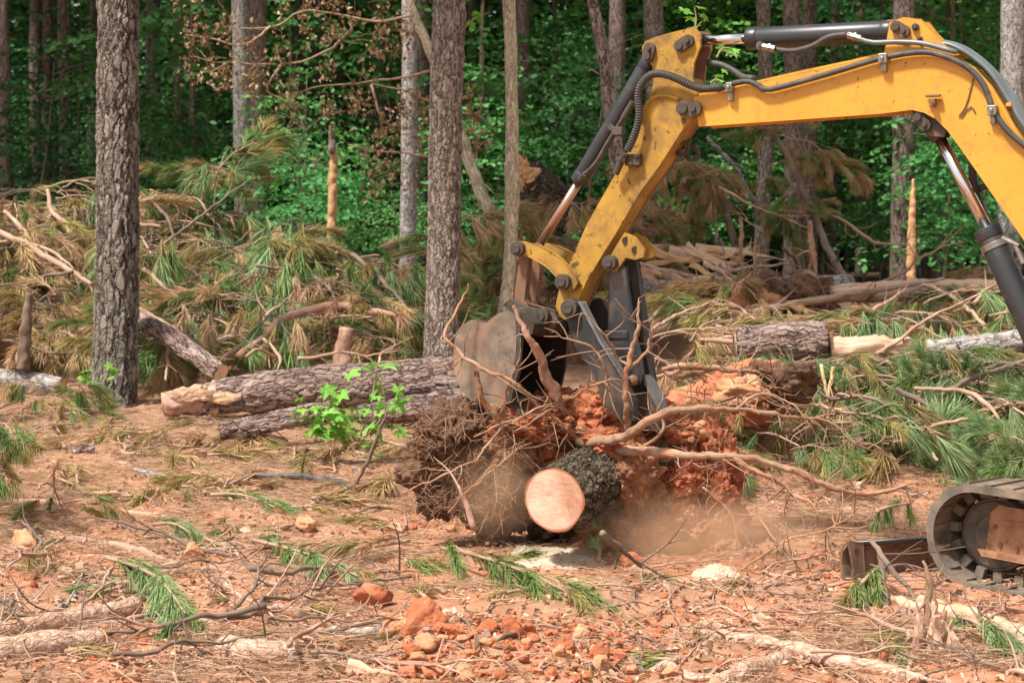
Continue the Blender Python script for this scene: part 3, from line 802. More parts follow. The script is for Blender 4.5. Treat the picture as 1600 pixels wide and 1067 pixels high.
hose([(1520, 255, .07), (1520, 275, .09), (1524, 300, .09), (1534, 330, .09), (1544, 350, .08)], .025, parent=c3); hose([(1525, 300, .1), (1535, 292, .1), (1550, 289, .1)], .02, parent=c3)

# linkage
Z7 = lambda pts: zc(690, 370, .2904, pts)
arm_in = [(400, 45), (425, 28), (455, 30), (520, 45), (590, 80), (650, 125), (695, 180), (722, 215), (732, 250), (715, 282), (680, 293), (640, 280), (626, 245), (610, 210), (560, 160), (490, 118), (440, 98), (405, 95), (392, 70)]
for dd, nm in ((-.145, 0), (.115, 1)):
    g = G(); prism(g, APs(Z7(arm_in), dd, -.145), VV * .028)
    epart('link_arm', g, 'yellow_dirty', EX, False, .005)
x, y = Z7([(418, 65)])[0]; pin(EX, x, y, -.145, .047, .04)
g = G(); cyl(g, AP(x, y, -.14), AP(x, y, .14), .028, .028, 14); epart('pin', g, 'steel_dark', EX, False)
x, y = Z7([(662, 243)])[0]; pin(EX, x, y, -.145, .05, .045)
g = G(); cyl(g, AP(x, y, -.14), AP(x, y, .14), .05, .05, 18); epart('pin', g, 'brown_steel', EX, False)
hl = [(392, 60), (440, 55), (470, 115), (466, 180), (450, 330), (470, 360), (560, 385), (560, 470), (440, 440), (385, 350), (398, 220), (412, 130)]
for dd in (-.10, .065):
    g = G(); prism(g, APs(Z7(hl), dd, -.10), VV * .04)
    epart('bucket_link', g, 'brown_steel', EX, False, .01)
g = G(); box(g, AP(*Z7([(430, 340)])[0], 0), U * .05, VV * .19, Vector((0, 0, .10))); epart('link_web', g, 'brown_steel', EX, False, .01)

# bucket
bkt = Z7([(345, 405), (398, 420), (405, 560), (395, 720), (350, 895), (255, 890), (160, 880), (110, 830), (75, 740), (58, 640), (70, 540), (110, 480), (160, 450), (240, 455), (300, 420)])
bh = .35
g = G(); shell = bkt[4:] + bkt[:1]
for dd, th_ in ((0, 0),):
    outer = shell
    cen = (760, 560)
    inner = [(cen[0] + (x - cen[0]) * .94, cen[1] + (y - cen[1]) * .94) for x, y in shell]
    for i in range(len(shell) - 1):
        prism(g, [AP(*outer[i], -bh), AP(*outer[i + 1], -bh), AP(*inner[i + 1], -bh), AP(*inner[i], -bh)], VV * 2 * bh)
bucket = epart('bucket', g, 'bucket_steel', EX, False)
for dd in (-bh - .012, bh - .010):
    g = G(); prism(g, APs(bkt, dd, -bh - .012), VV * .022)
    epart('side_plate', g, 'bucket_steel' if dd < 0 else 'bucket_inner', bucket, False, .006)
g = G(); prism(g, APs(Z7([(398, 418), (420, 420), (428, 560), (415, 720), (372, 890), (350, 895), (395, 720), (405, 560)]), -bh - .018), VV * .03); epart('wear_edge', g, 'steel_dark', bucket, False, .004)
g = G(); prism(g, APs(Z7([(398, 418), (428, 420), (500, 470), (490, 520), (405, 545)]), -bh), VV * 2 * bh); prism(g, APs(Z7([(90, 480), (345, 405), (420, 420), (420, 540), (380, 520), (120, 560)]), -bh + .02, -bh), VV * (2 * bh - .04))
epart('top_plate', g, 'bucket_inner', bucket, False, .006)
ear = Z7([(330, 370), (372, 340), (420, 365), (500, 395), (560, 385), (610, 400), (625, 440), (600, 480), (575, 520), (480, 530), (420, 480), (400, 430)])
for dd in (-.155, .125):
    g = G(); prism(g, APs(ear, dd, -.155), VV * .03); epart('ear', g, 'steel_dark', bucket, False, .006)
g = G(); cyl(g, AP(*Z7([(455, 440)])[0], -.26), AP(*Z7([(455, 440)])[0], .26), .075, .075, 22); epart('cross_tube', g, 'steel_dark', bucket, True, .004)
x, y = Z7([(552, 425)])[0]; pin(bucket, x, y, -.155, .05, .05)
pin(bucket, *Z7([(700, 385)])[0], -.19, .055, .05)
g = G(); p_ = Z7([(700, 385)])[0]; cyl(g, AP(*p_, -.19), AP(*p_, .19), .05, .05, 18); epart('pin', g, 'steel_dark', bucket, False)
for k in range(5):
    g = G(); d0 = -bh + .02 + k * (2 * bh - .11) / 4
    x0, y0 = Z7([(330, 880)])[0]
    prism(g, [AP(x0 - 8, y0 - 8, d0), AP(x0 + 6, y0 - 4, d0), AP(x0 + 40, y0 + 26, d0), AP(x0 + 34, y0 + 28, d0)], VV * .07)
    epart('tooth', g, 'steel_dark', bucket, False, .005)

# thumb: two tapered arms, a strut of two plates, cross tube and blade tip
arm_th = Z7([(672, 372), (690, 345), (715, 338), (742, 352), (850, 560), (985, 765), (1040, 880), (1050, 985), (960, 985), (870, 900), (830, 760), (745, 610), (690, 500), (668, 420)])
thumb = None
for dd in (-.185, .15):
    g = G(); prism(g, APs(arm_th, dd, -.185), VV * .03)
    o = epart('thumb', g, 'thumb_steel', EX, False, .006) if thumb is None else epart('arm_plate', g, 'thumb_steel', thumb, False, .006)
    if thumb is None: thumb = o
fl_ = Z7([(735, 350), (750, 352), (858, 560), (990, 765), (980, 772), (848, 566)])
g = G(); prism(g, APs(fl_, -.205), VV * .06); epart('edge_rib', g, 'worn_steel', thumb, False, .003)
strut = Z7([(905, 185), (978, 160), (990, 260), (1030, 520), (1060, 640), (1075, 760), (1060, 800), (905, 640), (893, 600)])
g = G(); prism(g, APs(strut, -.07), VV * .05); epart('strut', g, 'black_paint', thumb, False, .008)
strut2 = Z7([(980, 140), (1040, 125), (1070, 300), (1110, 560), (1145, 860), (1090, 790), (1060, 640), (1020, 420)])
g = G(); prism(g, APs(strut2, .05), VV * .05); epart('strut', g, 'thumb_steel', thumb, False, .008)
g = G(); box(g, AP(*Z7([(960, 525)])[0], -.02), U * .16, VV * .12, Vector((0, 0, .05))); epart('strut_brace', g, 'black_paint', thumb, False, .006)
p_ = Z7([(1030, 772)])[0]
g = G(); cyl(g, AP(*p_, -.12), AP(*p_, .14), .034, .034, 16); epart('cross_tube', g, 'brown_steel', thumb, True)
tip = Z7([(1030, 845), (1115, 840), (1150, 880), (1185, 960), (1195, 1040), (1050, 1040), (1035, 940)])
g = G(); prism(g, APs(tip, -.02), VV * .05); epart('tip_plate', g, 'steel_dark', thumb, False, .006)
g = G(); prism(g, APs(Z7([(1090, 740), (1105, 755), (1170, 880), (1180, 930), (1160, 920), (1090, 790)]), -.03), VV * .10); epart('edge_rib', g, 'worn_steel', thumb, False, .003)

# undercarriage: rubber track loops with lugs, idler, frame and rollers
TH, TW, TL = .58, .42, 1.5
YT = RD(40)                                       # the tracks stand at another angle than the slewed arm
UT = Vector((math.cos(YT), -math.sin(YT), 0)); VT = Vector((math.sin(YT), math.cos(YT), 0))
def ET(s, l, z): return Vector((2.50, 10.71, .03 - .07 * s)) + UT * s + VT * l + Vector((0, 0, z))
def loop_pt(t, r, zc_, L):
    """point and outward normal on a stadium loop, t in metres along it"""
    per = 2 * L + 2 * math.pi * r; t %= per
    if t < L: return (t, zc_ - r), (0, -1)
    t -= L
    if t < math.pi * r:
        a = -math.pi / 2 + t / r; return (L + r * math.cos(a), zc_ + r * math.sin(a)), (math.cos(a), math.sin(a))
    t -= math.pi * r
    if t < L: return (L - t, zc_ + r), (0, 1)
    t -= L; a = math.pi / 2 + t / r
    return (r * math.cos(a), zc_ + r * math.sin(a)), (math.cos(a), math.sin(a))
def make_track(l0, sgn):
    s0, zm, r = 0, TH / 2 - .01, TH / 2
    per = 2 * TL + 2 * math.pi * r
    n = 150; g = G(); V = []
    def sag(p): # the top run hangs a little at the front
        return p
    for k in range(n):
        (a, b), (na, nb) = loop_pt(per * k / n, r, zm, TL)
        o = .0 if nb > .9 else 0
        for dn, l in ((0, 0), (0, TW), (-.042, TW), (-.030, TW * .62), (-.030, TW * .38), (-.042, 0)):
            V.append(ET(s0 + a + na * dn, l0 + l, b + nb * dn))
    Q = []
    for k in range(n):
        i, j = k * 6, ((k + 1) % n) * 6
        for c in range(6):
            c2 = (c + 1) % 6; Q.append((i + c, i + c2, j + c2, j + c))
    g.add([tuple(v) for v in V], Q)
    tr = epart('track', g, 'rubber', EX, False)
    nl = 38
    glug, gtread, gbar = G(), G(), G()
    base = None
    for k in range(nl):
        (a, b), (na, nb) = loop_pt(per * (k + .3) / nl, r, zm, TL)
        ta, tb = -nb, na
        N = (UT * na + Vector((0, 0, nb))); T_ = (UT * ta + Vector((0, 0, tb)))
        for name, mat, l, dn, sz in (('guide_lug', 'rubber', TW * .52, -.062, (.05, .045, .055)), ('guide_lug', 'rubber', TW * .84, -.062, (.05, .045, .055)), ('tread_bar', 'rubber', TW * .5, .001, (.05, TW * .96, .018))):
            g = G(); box(g, ET(s0 + a + na * dn, l0 + l, b + nb * dn), T_ * sz[0], VT * sz[1], N * sz[2])
            o = epart(name, g, mat, tr, False)
        g = G(); box(g, ET(s0 + a - na * .0405, l0 + TW * .20, b - nb * .0405), T_ * .035, VT * TW * .3, N * .012); epart('inner_rib', g, 'rubber', tr, False)
    lm = l0 + TW * .74
    for sx, rr, nm in ((.0, .205, 'idler'), (TL, .21, 'drive_sprocket')):
        g = G()
        for r1, ln in ((rr, .06), (rr * .9, .075), (rr * .55, .09)):
            cyl(g, ET(s0 + sx, lm - ln, zm - .005), ET(s0 + sx, lm + ln, zm - .005), r1, r1, 40)
        epart(nm, g, 'rubber' if sx == 0 else 'rust', EX, False, .006)
    g = G()
    prof = [(-.02, .20), (.00, .40), (.05, .445), (1.30, .42), (1.40, .33), (1.40, .17), (.02, .185)]
    prism(g, [ET(s0 + a, lm - .125, b) for a, b in prof], VT * .20)
    fr = epart('track_frame', g, 'rust', EX, False, .012)
    g = G(); prism(g, [ET(s0 + a, lm - .165, b) for a, b in ((-.05, .197), (1.42, .172), (1.42, .147), (-.03, .165))], VT * .25); epart('frame_flange', g, 'rust', fr, False, .004)
    for k, (a, b) in enumerate(((.06, .235), (.16, .225), (.28, .215), (.45, .21), (.62, .205), (.03, .33))):
        g = G(); cyl(g, ET(s0 + a, lm - .12, b), ET(s0 + a, lm - .137, b), .014, .012, 6); epart('bolt', g, 'brown_steel', fr, False)
    g = G(); box(g, ET(s0 + .7, lm - .127, .40), UT * 1.3, VT * .012, Vector((0, 0, .03))); epart('weld_strip', g, 'rust', fr, False, .003)
    g = G(); box(g, ET(s0 + .36, lm - .15, .30), UT * .22, VT * .05, Vector((0, 0, .09))); cyl(g, ET(s0 + .27, lm - .12, .30), ET(s0 + .27, lm - .185, .30), .05, .05, 14); epart('adjuster_cover', g, 'rust', fr, False, .01)
    for k in range(4):
        g = G(); c = .33 + k * .31
        cyl(g, ET(s0 + c, lm - .075, .11), ET(s0 + c, lm + .075, .11), .062, .062, 20); cyl(g, ET(s0 + c, lm - .085, .11), ET(s0 + c, lm - .06, .11), .075, .075, 20)
        epart('roller', g, 'brown_steel', fr, False)
make_track(0, 1)
make_track(1.3, 1)
# dozer blade in front of the tracks
A_, B_ = at(1322, 921, 11.0), at(1640, 921, 11.55)
bx_ = (B_ - A_); bx_.z = 0; L_ = bx_.length; bx_.normalize(); bn = Vector((bx_.y, -bx_.x, 0))
g = G(); zt = at(1322, 847, 11.0).z
prof = [(0, 0), (-.03, .06), (-.045, .12), (-.035, .19), (.0, zt - .012), (.03, zt), (.05, zt), (.02, zt - .03), (-.015, .19), (-.02, .12), (-.005, .06), (.03, 0)]
A0 = Vector((A_.x, A_.y, .0))
prism(g, [A0 + bn * (a - .02) + Vector((0, 0, b)) for a, b in prof], bx_ * L_)
blade = epart('dozer_blade', g, 'blade', EX, False, .003)
g = G(); cyl(g, A0 + bx_ * .02 + bn * .012 + Vector((0, 0, zt - .008)), A0 + bx_ * (L_ - .02) + bn * .012 + Vector((0, 0, zt - .008)), .017, .017, 10); epart('top_tube', g, 'black_paint', blade, True)
g = G(); prism(g, [A0 + bn * .03 + bx_ * a + Vector((0, 0, b)) for a, b in ((-.015, zt + .01), (.075, zt), (.085, .12), (.09, .0), (.0, .0), (.02, .1), (.0, .2))], bn * .02); epart('end_plate', g, 'blade', blade, False, .004)
g = G(); c = A0 + bn * .052 + bx_ * .033 + Vector((0, 0, zt - .045)); cyl(g, c, c - bn * .004, .014, .014, 14); epart('lug_hole_shade_disc', g, 'bucket_inner', blade, False)  # no opening in the plate: a dark disc paints the shaded hole
for l in (-.3, .3):
    g = G(); box(g, ET(.02, .86 + l, .25), UT * .75, VT * .09, Vector((0, 0, .12))); epart('blade_arm', g, 'rust', EX, False, .01)
g = G(); cyl(g, E(.8, 0, .45), E(.8, 0, .66), .36, .36, 32); box(g, ET(.75, .86, .36), UT * .8, VT * .8, Vector((0, 0, .18))); epart('slew_frame', g, 'steel_dark', EX, False, .01)
ring_ = [(.52, -.72), (.42, -.35), (.42, .5), (.6, .8), (1.2, .82), (1.55, .6), (1.68, .2), (1.68, -.2), (1.55, -.62), (1.2, -.84)]
g = G(); prism(g, [E(a, b, .68) for a, b in ring_], (0, 0, .32)); house = epart('upper_body', g, 'yellow', EX, False, .03)
g = G(); prism(g, [E(a, b, 1.0) for a, b in [(1.12, -.80), (1.12, .8), (1.5, .58), (1.62, .2), (1.62, -.2), (1.5, -.6)]], (0, 0, .42)); epart('engine_cover', g, 'yellow', EX, False, .04)
g = G(); prism(g, [E(a, -.02, b) for a, b in [(.55, 1.0), (1.10, 1.0), (1.12, 2.2), (1.05, 2.3), (.66, 2.3)]], VV * .78); cab = epart('cab', g, 'glass', EX, False, .01)
for l in (-.03, .74):
    for a, b in (((.55, 1.0), (.66, 2.3)), ((1.11, 1.0), (1.09, 2.3))):
        g = G(); p, q = E(a[0], l, a[1]), E(b[0], l, b[1]); tube(g, [p, q], .035, 8); epart('cab_post', g, 'steel_dark', cab, True)
g = G(); prism(g, [E(a, -.06, b) for a, b in [(.62, 2.28), (1.14, 2.28), (1.1, 2.36), (.68, 2.36)]], VV * .86); epart('cab_roof', g, 'steel_dark', cab, False, .02)
g = G(); prism(g, APs([(1690, 560), (1740, 540), (1860, 560), (1900, 700), (1700, 720)], -.12), VV * .24); epart('swing_post', g, 'steel_dark', EX, False, .02)

# ------------------------------------------------------------------ vegetation builders
def unit(a): return a / (np.linalg.norm(a, axis=-1, keepdims=True) + 1e-9)
def needles(g, base, dirs, L, wid, droop, rs):
    """thin two-piece needles; base (n,3), dirs (n,3); tc.x is a tint per needle"""
    n = len(base)
    L = L * rs.uniform(.75, 1.15, n)[:, None]
    d1 = unit(dirs); p1 = base + d1 * L * .5
    d2 = unit(d1 + np.array([0, 0, -1.]) * droop * rs.uniform(.5, 1.4, n)[:, None]); p2 = p1 + d2 * L * .5
    s = unit(np.cross(d1, rs.normal(size=(n, 3)))) * wid * .5
    V = np.stack([base - s, base + s, p1 + s * .9, p1 - s * .9, p2], 1).reshape(-1, 3)
    i = np.arange(n)[:, None] * 5
    t = np.repeat(rs.uniform(0, 1, n), 5)
    g.add(V, i + [0, 1, 2, 3], i + [3, 2, 4], np.stack([t, t, np.tile([0, 0, .5, .5, 1], n)], 1))
def tuft_geo(g, axis, n, alen, L, wid, droop, spread, rs, start=(0, 0, 0), curve=0.0):
    axis = unit(np.asarray(axis, float)); n = int(n)
    t = rs.beta(1.6, 1.0, n)
    ctr = np.asarray(start, float) + axis * (t * alen)[:, None] + np.array([0, 0, -1.]) * (curve * t ** 2)[:, None]
    ax = unit(axis + np.array([0, 0, -1.]) * (2 * curve / max(alen, .01) * t)[:, None])
    per = unit(np.cross(ax, rs.normal(size=(n, 3))))
    sp = rs.uniform(.15, 1, n)[:, None] * spread
    needles(g, ctr, ax * np.cos(sp) + per * np.sin(sp), L, wid, droop, rs)
TUFT = {}
KINDS = {'hang': ((.4, 0, -.92), .16, .20, .45, .62, 0), 'out': ((1, 0, -.1), .20, .20, .55, .75, .05), 'frond': ((1, 0, .05), .46, .17, .35, .6, .16), 'up': ((.7, 0, .6), .14, .19, .5, .8, .0)}
for kind, (ax, al, L, dr, sp, cu) in KINDS.items():
    for k in range(3):
        rs = np.random.default_rng(100 + k + hash(kind) % 1 + len(kind) * 10)
        g = G(); tuft_geo(g, ax, 170 if kind == 'frond' else 120, al, L, .006, dr, sp, rs, curve=cu)
        for c in ('green', 'bright', 'olive', 'tan'):
            TUFT[kind, c, k] = g.mesh('needle_tuft', MT['needle_' + c], smooth=False)
def add_tuft(parent, kind, colour, loc, rotz, sc, rs, tilt=0.0):
    o = bpy.data.objects.new('needle_tuft', TUFT[kind, colour, int(rs.integers(3))])
    COL.objects.link(o); o.parent = parent; o.location = loc; o.rotation_euler = (rs.uniform(-.25, .25), tilt + rs.uniform(-.2, .2), rotz); o.scale = (sc,) * 3
    return o
def pine_bough(mix, seed, L=1.2, rise=.25, sag=.5, kinds=('hang', 'out'), n=13, thick=.014, mat='branch', big=1.0):
    """a cut pine branch lying along +X: stem with shoots, and a needle tuft on each shoot"""
    rs = np.random.default_rng(seed)
    root = thing('pine_bough', 'pine bough', 'branch')
    t = np.linspace(0, 1, 6)
    bend = rs.uniform(-.25, .25) * L
    P = np.stack([t * L, bend * t ** 2, rise * L * t - sag * L * t ** 2.2], 1)
    g = G(); tube(g, P, np.linspace(thick, .004, 6), 6, .07, True, wob=.03, seed=seed)
    spots = []
    for k in range(n):
        u = .18 + .82 * (k + rs.uniform(.1, .9)) / n
        p = np.array([np.interp(u, t, P[:, j]) for j in range(3)])
        a = (1 if k % 2 else -1) * rs.uniform(.4, 1.15) * (1.05 - .6 * u)
        ln = rs.uniform(.12, .38) * L * (1.15 - .75 * u)
        e = p + np.array([math.cos(a) * ln, math.sin(a) * ln, rs.uniform(-.25, .15) * ln - .04])
        tube(g, [p, (p + e) / 2 + [0, 0, .02], e], [.006, .005, .003], 5, .08, False)
        spots.append((e, a))
    spots.append((P[-1], 0))
    g.obj('stem', MT[mat], root)
    for e, a in spots:
        add_tuft(root, kinds[int(rs.integers(len(kinds)))], rs.choice(mix), e, a, rs.uniform(1.0, 1.5) * big, rs)
    return root
BOUGH = {}
for key, mix, kk, Ls, nn in (
        ('green', ['green', 'green', 'bright', 'olive'], ('hang', 'hang', 'out'), 1.25, 14),
        ('bright', ['bright', 'green', 'bright'], ('hang', 'out', 'up'), 1.1, 14),
        ('mixed', ['green', 'olive', 'tan', 'olive'], ('hang', 'hang', 'out'), 1.3, 14),
        ('olive', ['olive', 'olive', 'tan', 'green'], ('frond', 'frond', 'out'), 1.5, 13),
        ('tan', ['tan', 'tan', 'olive'], ('frond', 'hang'), 1.4, 12), ('droop', ['green', 'bright', 'olive', 'green', 'tan'], ('hang',), 1.3, 13), ('droop_tan', ['tan', 'olive', 'tan'], ('hang', 'hang', 'frond'), 1.4, 14)):
    BOUGH[key] = []
    for k in range(3):
        b = pine_bough(mix, 40 + 7 * k + len(key) * 3, Ls * (1, .8, 1.15)[k], kinds=kk, n=nn, big=1.35 if 'droop' in key else 1.0, **(dict(rise=.5, sag=.9, thick=.010, mat='branch_dark') if 'droop' in key else {}))
        BOUGH[key].append((b, spec_of(b)))
def put_bough(key, p, rotz, tilt=(0, 0), sc=1.0, label=None, group=None, which=None):
    b, sp = BOUGH[key][random.randrange(3) if which is None else which]
    r = copy_thing(b, sp, p, rotz, tilt, sc)
    return tag(r, label, 'branch', group)

def leaves(g, C, N, size, rs, fold=.25):
    """diamond leaves: centres C, normals N; tc.x is a tint per leaf"""
    n = len(C)
    a = unit(np.cross(N, rs.normal(size=(n, 3)))); b = np.cross(unit(N), a)
    s = (size * rs.uniform(.6, 1.25, n))[:, None]
    V = np.stack([C - a * s * .5, C + b * s * .36 + N * s * fold * .3, C + a * s * .55 - N * s * .06, C - b * s * .36 + N * s * fold * .3], 1).reshape(-1, 3)
    i = np.arange(n)[:, None] * 4; t = np.repeat(rs.uniform(0, 1, n), 4)
    g.add(V, None, np.concatenate([i + [0, 1, 2], i + [0, 2, 3]]), np.stack([t, t, t], 1))
def foliage(seed, rx, rz, nspray, size, cz, per=24, lo=-1.0):
    rs = np.random.default_rng(seed); g = G()
    u = unit(rs.normal(size=(nspray, 3))) * (rs.uniform(.15, 1, nspray) ** .5)[:, None]
    u[:, 2] = np.maximum(u[:, 2], lo)
    C = u * [rx, rx, rz] + [0, 0, cz]
    for c, q in zip(C, u):
        tl = unit(np.array([q[0] * .5, q[1] * .5, .9]) + rs.normal(size=3) * .15)
        k = int(per * rs.uniform(.5, 1.4)); rr = rs.uniform(.18, .42)
        d = rs.normal(size=(k, 3)) * [rr, rr, .05]
        d -= tl * (d @ tl)[:, None] * .8
        leaves(g, c + d, unit(tl + rs.normal(size=(k, 3)) * .38), size, rs)
    return g
def sapling(seed, h, rx, mat, size, nspray):
    rs = np.random.default_rng(seed)
    root = thing('sapling', 'leafy sapling', 'young tree')
    g = G(); P = np.stack([np.cumsum(rs.normal(size=6) * .08), np.cumsum(rs.normal(size=6) * .08), np.linspace(-.15, h, 6)], 1)
    tube(g, P, np.linspace(.012 * h, .006, 6), 6, .3, True)
    for k in range(7):
        u = rs.uniform(.3, .95); p = np.array([np.interp(u, np.linspace(0, 1, 6), P[:, j]) for j in range(3)]); a = rs.uniform(0, 6.28); ln = rx * rs.uniform(.5, .95)
        tube(g, [p, p + [math.cos(a) * ln * .5, math.sin(a) * ln * .5, .25], p + [math.cos(a) * ln, math.sin(a) * ln, .3]], [.012, .008, .004], 5, .2, False)
    g.obj('stem', MT['branch_dark'], root)
    f = foliage(seed + 1, rx, h * .5, nspray, size, h * .55).obj('foliage', MT[mat], root, smooth=False)
    return root

# ------------------------------------------------------------------ the wood: trunks that can be told apart
CROWN = []
for k in range(3):
    rs = np.random.default_rng(900 + k); g = G()
    n = 1500
    u = unit(rs.normal(size=(n, 3))) * (rs.uniform(.1, 1, n) ** .4)[:, None]
    keep = fbm(u * 2.2 + k * 9, 2, k) > -.12
    u = u[keep]; leaves(g, u * [2.7, 2.7, 2.6], unit(rs.normal(size=u.shape) + [0, 0, 1.2]), .5, rs)
    CROWN.append(g.mesh('crown', MT['pine_crown'], smooth=False))
def trunk(x0, x1, yb, wpx, Y, mat, label, group=None, H=15., n=16, name='pine_tree', cat='tree', flare=1.25, seed=0, step=.5, rough=.06, crown=True, bend=()):
    """a tree whose stem runs through photo x0 at the top edge and x1 at row yb, Y metres away"""
    a, b = at(x0, 0, Y), at(x1, yb, Y)
    k = (a - b) / (a.z - b.z)
    zb = g1(b.x, Y) - .15
    P0 = b + k * (zb - b.z)
    base = Vector((P0.x, P0.y, zb + .15))
    r = wpx / ppm(Y) / 2
    root = thing(name, label, cat, base, group)
    hs_ = [0, .25, .7, 1.6, 3.2, 6, 9, H]
    fl = [flare, 1 + (flare - 1) * .5, 1.06, 1.02, 1, .93, .85, .5]
    P = []; 
    rs = np.random.default_rng(seed + 5)
    for h_ in hs_:
        q = P0 + k * h_
        if name == 'young_tree': q = q + Vector((rs.normal() * .035, 0, 0))
        P.append(tuple(q + Vector((rs.normal() * .012, rs.normal() * .012, 0)) * min(h_, 3)))
    for (yy, dx) in bend: pass
    g = G(); tube(g, P, [r * f for f in fl], n, step, True, rough, 3.0, seed)
    g.obj('trunk', MT[mat], root)
    if crown:
        o = bpy.data.objects.new('crown', CROWN[seed % 3]); COL.objects.link(o); o.parent = root
        q = k * (H - 2.5); o.location = (q.x, q.y, H - 2.0); o.rotation_euler = (0, 0, seed * 1.3)
        o.scale = (1.1, 1.1, 1.1)
        gl = G()
        for j in range(7):
            p = P0 - base + k * (H - 5 + j * .75); aa = seed + j * 2.4; ln = 2.0
            tube(gl, [p, p + Vector((math.cos(aa) * ln * .5, math.sin(aa) * ln * .5, .3)), p + Vector((math.cos(aa) * ln, math.sin(aa) * ln, .9))], [.05, .04, .02], 5, .6, False)
        me = gl.mesh('limbs', MT['branch_dark']); lo = bpy.data.objects.new('limbs', me); COL.objects.link(lo); lo.parent = root
    return root
trunk(183, 178, 635, 64, 19.5, 'bark_front', 'thick scaly pine trunk standing nearest, left of the clearing', n=150, step=.022, rough=.03, flare=1.32, seed=1)
trunk(704, 689, 570, 51, 20.6, 'bark_red', 'reddish pine trunk standing just left of the digging bucket', n=110, step=.03, rough=.03, flare=1.2, seed=2)
trunk(786, 789, 490, 21, 21.0, 'bark_pale', 'thin pale straight trunk rising behind the bucket link', n=24, step=.10, flare=1.15, seed=3, H=11, name='young_tree', rough=.2)
trunk(646, 634, 460, 25, 30, 'bark_grey', 'pale grey trunk behind the brown withered leaves', n=24, step=.2, seed=4, name='tree')
trunk(8, 9, 295, 19, 42, 'bark_far', 'pine trunk at the very left edge above the tan brush', seed=5)
trunk(71, 72, 290, 17, 46, 'bark_far', 'slim pine trunk second from the left edge', seed=6)
trunk(374, 381, 345, 27, 36, 'bark_grey', 'paler left trunk of the close pair of pines', n=24, step=.2, seed=7)
trunk(402, 401, 345, 29, 38, 'bark_far', 'darker right trunk of the close pair of pines', n=24, step=.2, seed=8)
trunk(238, 236, 300, 19, 52, 'bark_far', 'dark pine trunk just right of the nearest thick pine', seed=9)
trunk(282, 281, 310, 22, 44, 'bark_far', 'brown pine trunk behind the first withered leaf sprays', seed=10)
trunk(148, 147, 280, 17, 50, 'bark_far', 'dark trunk half hidden by the nearest thick pine', seed=11)
trunk(104, 106, 200, 24, 58, 'bark_far', 'dim broad trunk deep in the left of the wood', seed=12)
trunk(498, 499, 350, 18, 50, 'bark_far', 'dark pine trunk above the broken orange snag', seed=13)
trunk(597, 596, 370, 26, 48, 'bark_far', 'dark broad trunk left of the pale grey trunk', seed=14)
trunk(662, 660, 400, 20, 44, 'bark_far', 'dark trunk tucked against the reddish pine', seed=15)
trunk(736, 734, 380, 16, 46, 'bark_far', 'dark trunk between reddish pine and thin pale trunk', seed=16)
trunk(816, 814, 300, 22, 42, 'bark_far', 'reddish brown trunk right of the thin pale trunk', seed=17)
trunk(964, 960, 330, 27, 40, 'bark_far', 'brown trunk behind the leaning grey stem', seed=18)
trunk(1020, 1026, 400, 33, 34, 'bark_red', 'broad brown trunk behind the top of the stick arm', n=24, step=.2, seed=19)
trunk(1191, 1190, 430, 22, 34, 'bark_red', 'slim reddish trunk under the left half of the boom', n=24, step=.2, seed=20)
trunk(1236, 1238, 430, 28, 37, 'bark_far', 'grey brown trunk right of the slim reddish one', seed=21)
trunk(1266, 1264, 430, 26, 43, 'bark_far', 'darker trunk close behind the grey brown one', seed=22)
trunk(1303, 1300, 400, 15, 45, 'bark_far', 'thin dark trunk below the middle of the boom', seed=23)
trunk(1412, 1408, 440, 34, 32, 'bark_far', 'broad pine trunk seen below the boom bend', n=24, step=.2, seed=24)
trunk(1438, 1434, 400, 11, 42, 'bark_far', 'thin stem right of the broad trunk below the bend', seed=25)
trunk(1577, 1575, 450, 38, 30, 'bark_grey', 'greyish trunk at the right edge above the boom', n=24, step=.2, seed=26)
trunk(1345, 1346, 420, 18, 52, 'bark_far', 'dim trunk far behind the middle of the boom', seed=27)
# leaning stem right behind the lower cylinder
lp = [(922, -60, 22), (926, 0, 22), (938, 60, 22), (947, 110, 22), (951, 160, 22), (962, 230, 22), (966, 300, 22), (972, 430, 22)]
g = G(); pts = [at(*p) for p in lp]; tube(g, pts, [.055, .06, .07, .075, .08, .08, .085, .095], 14, .12, True, .05, 4, 3)
lt = thing('leaning_stem', 'leaning grey stem crossing behind the raised cylinder', 'tree', Vector((pts[-1].x, pts[-1].y, g1(pts[-1].x, 22))))
g.obj('trunk', MT['bark_red'], lt)
# one more rank of dim trunks between and behind those
dim = []
TR = []
for k in range(3):
    g = G(); tube(g, [(0, 0, -.2), (.05, 0, 1), (.02, .04, 5), (.1, 0, 10), (0, 0, 16)], [.17, .145, .13, .11, .06], 12, .8, True, .06, 3, k); TR.append(g.mesh('trunk', MT['bark_far']))
rs = np.random.default_rng(17)
for k in range(46):
    Y = rs.uniform(46, 78); px = (k + rs.uniform(0, 1)) / 46 * 1900 - 150
    x = (px - 800) / F * Y
    t = thing('pine_tree', 'dim pine trunk', 'tree', (x, Y, g1(x, Y)), 'dim pines deep in the wood')
    o = bpy.data.objects.new('trunk', TR[k % 3]); COL.objects.link(o); o.parent = t; s_ = rs.uniform(.75, 1.35); o.scale = (s_, s_, 1)
    o = bpy.data.objects.new('crown', CROWN[k % 3]); COL.objects.link(o); o.parent = t; o.location = (0, 0, 14); o.scale = (1.35, 1.35, 1.2)
    dim.append(t)
label_rows(dim, 'dim straight pine trunk deep in the wood', 99 if False else 16)
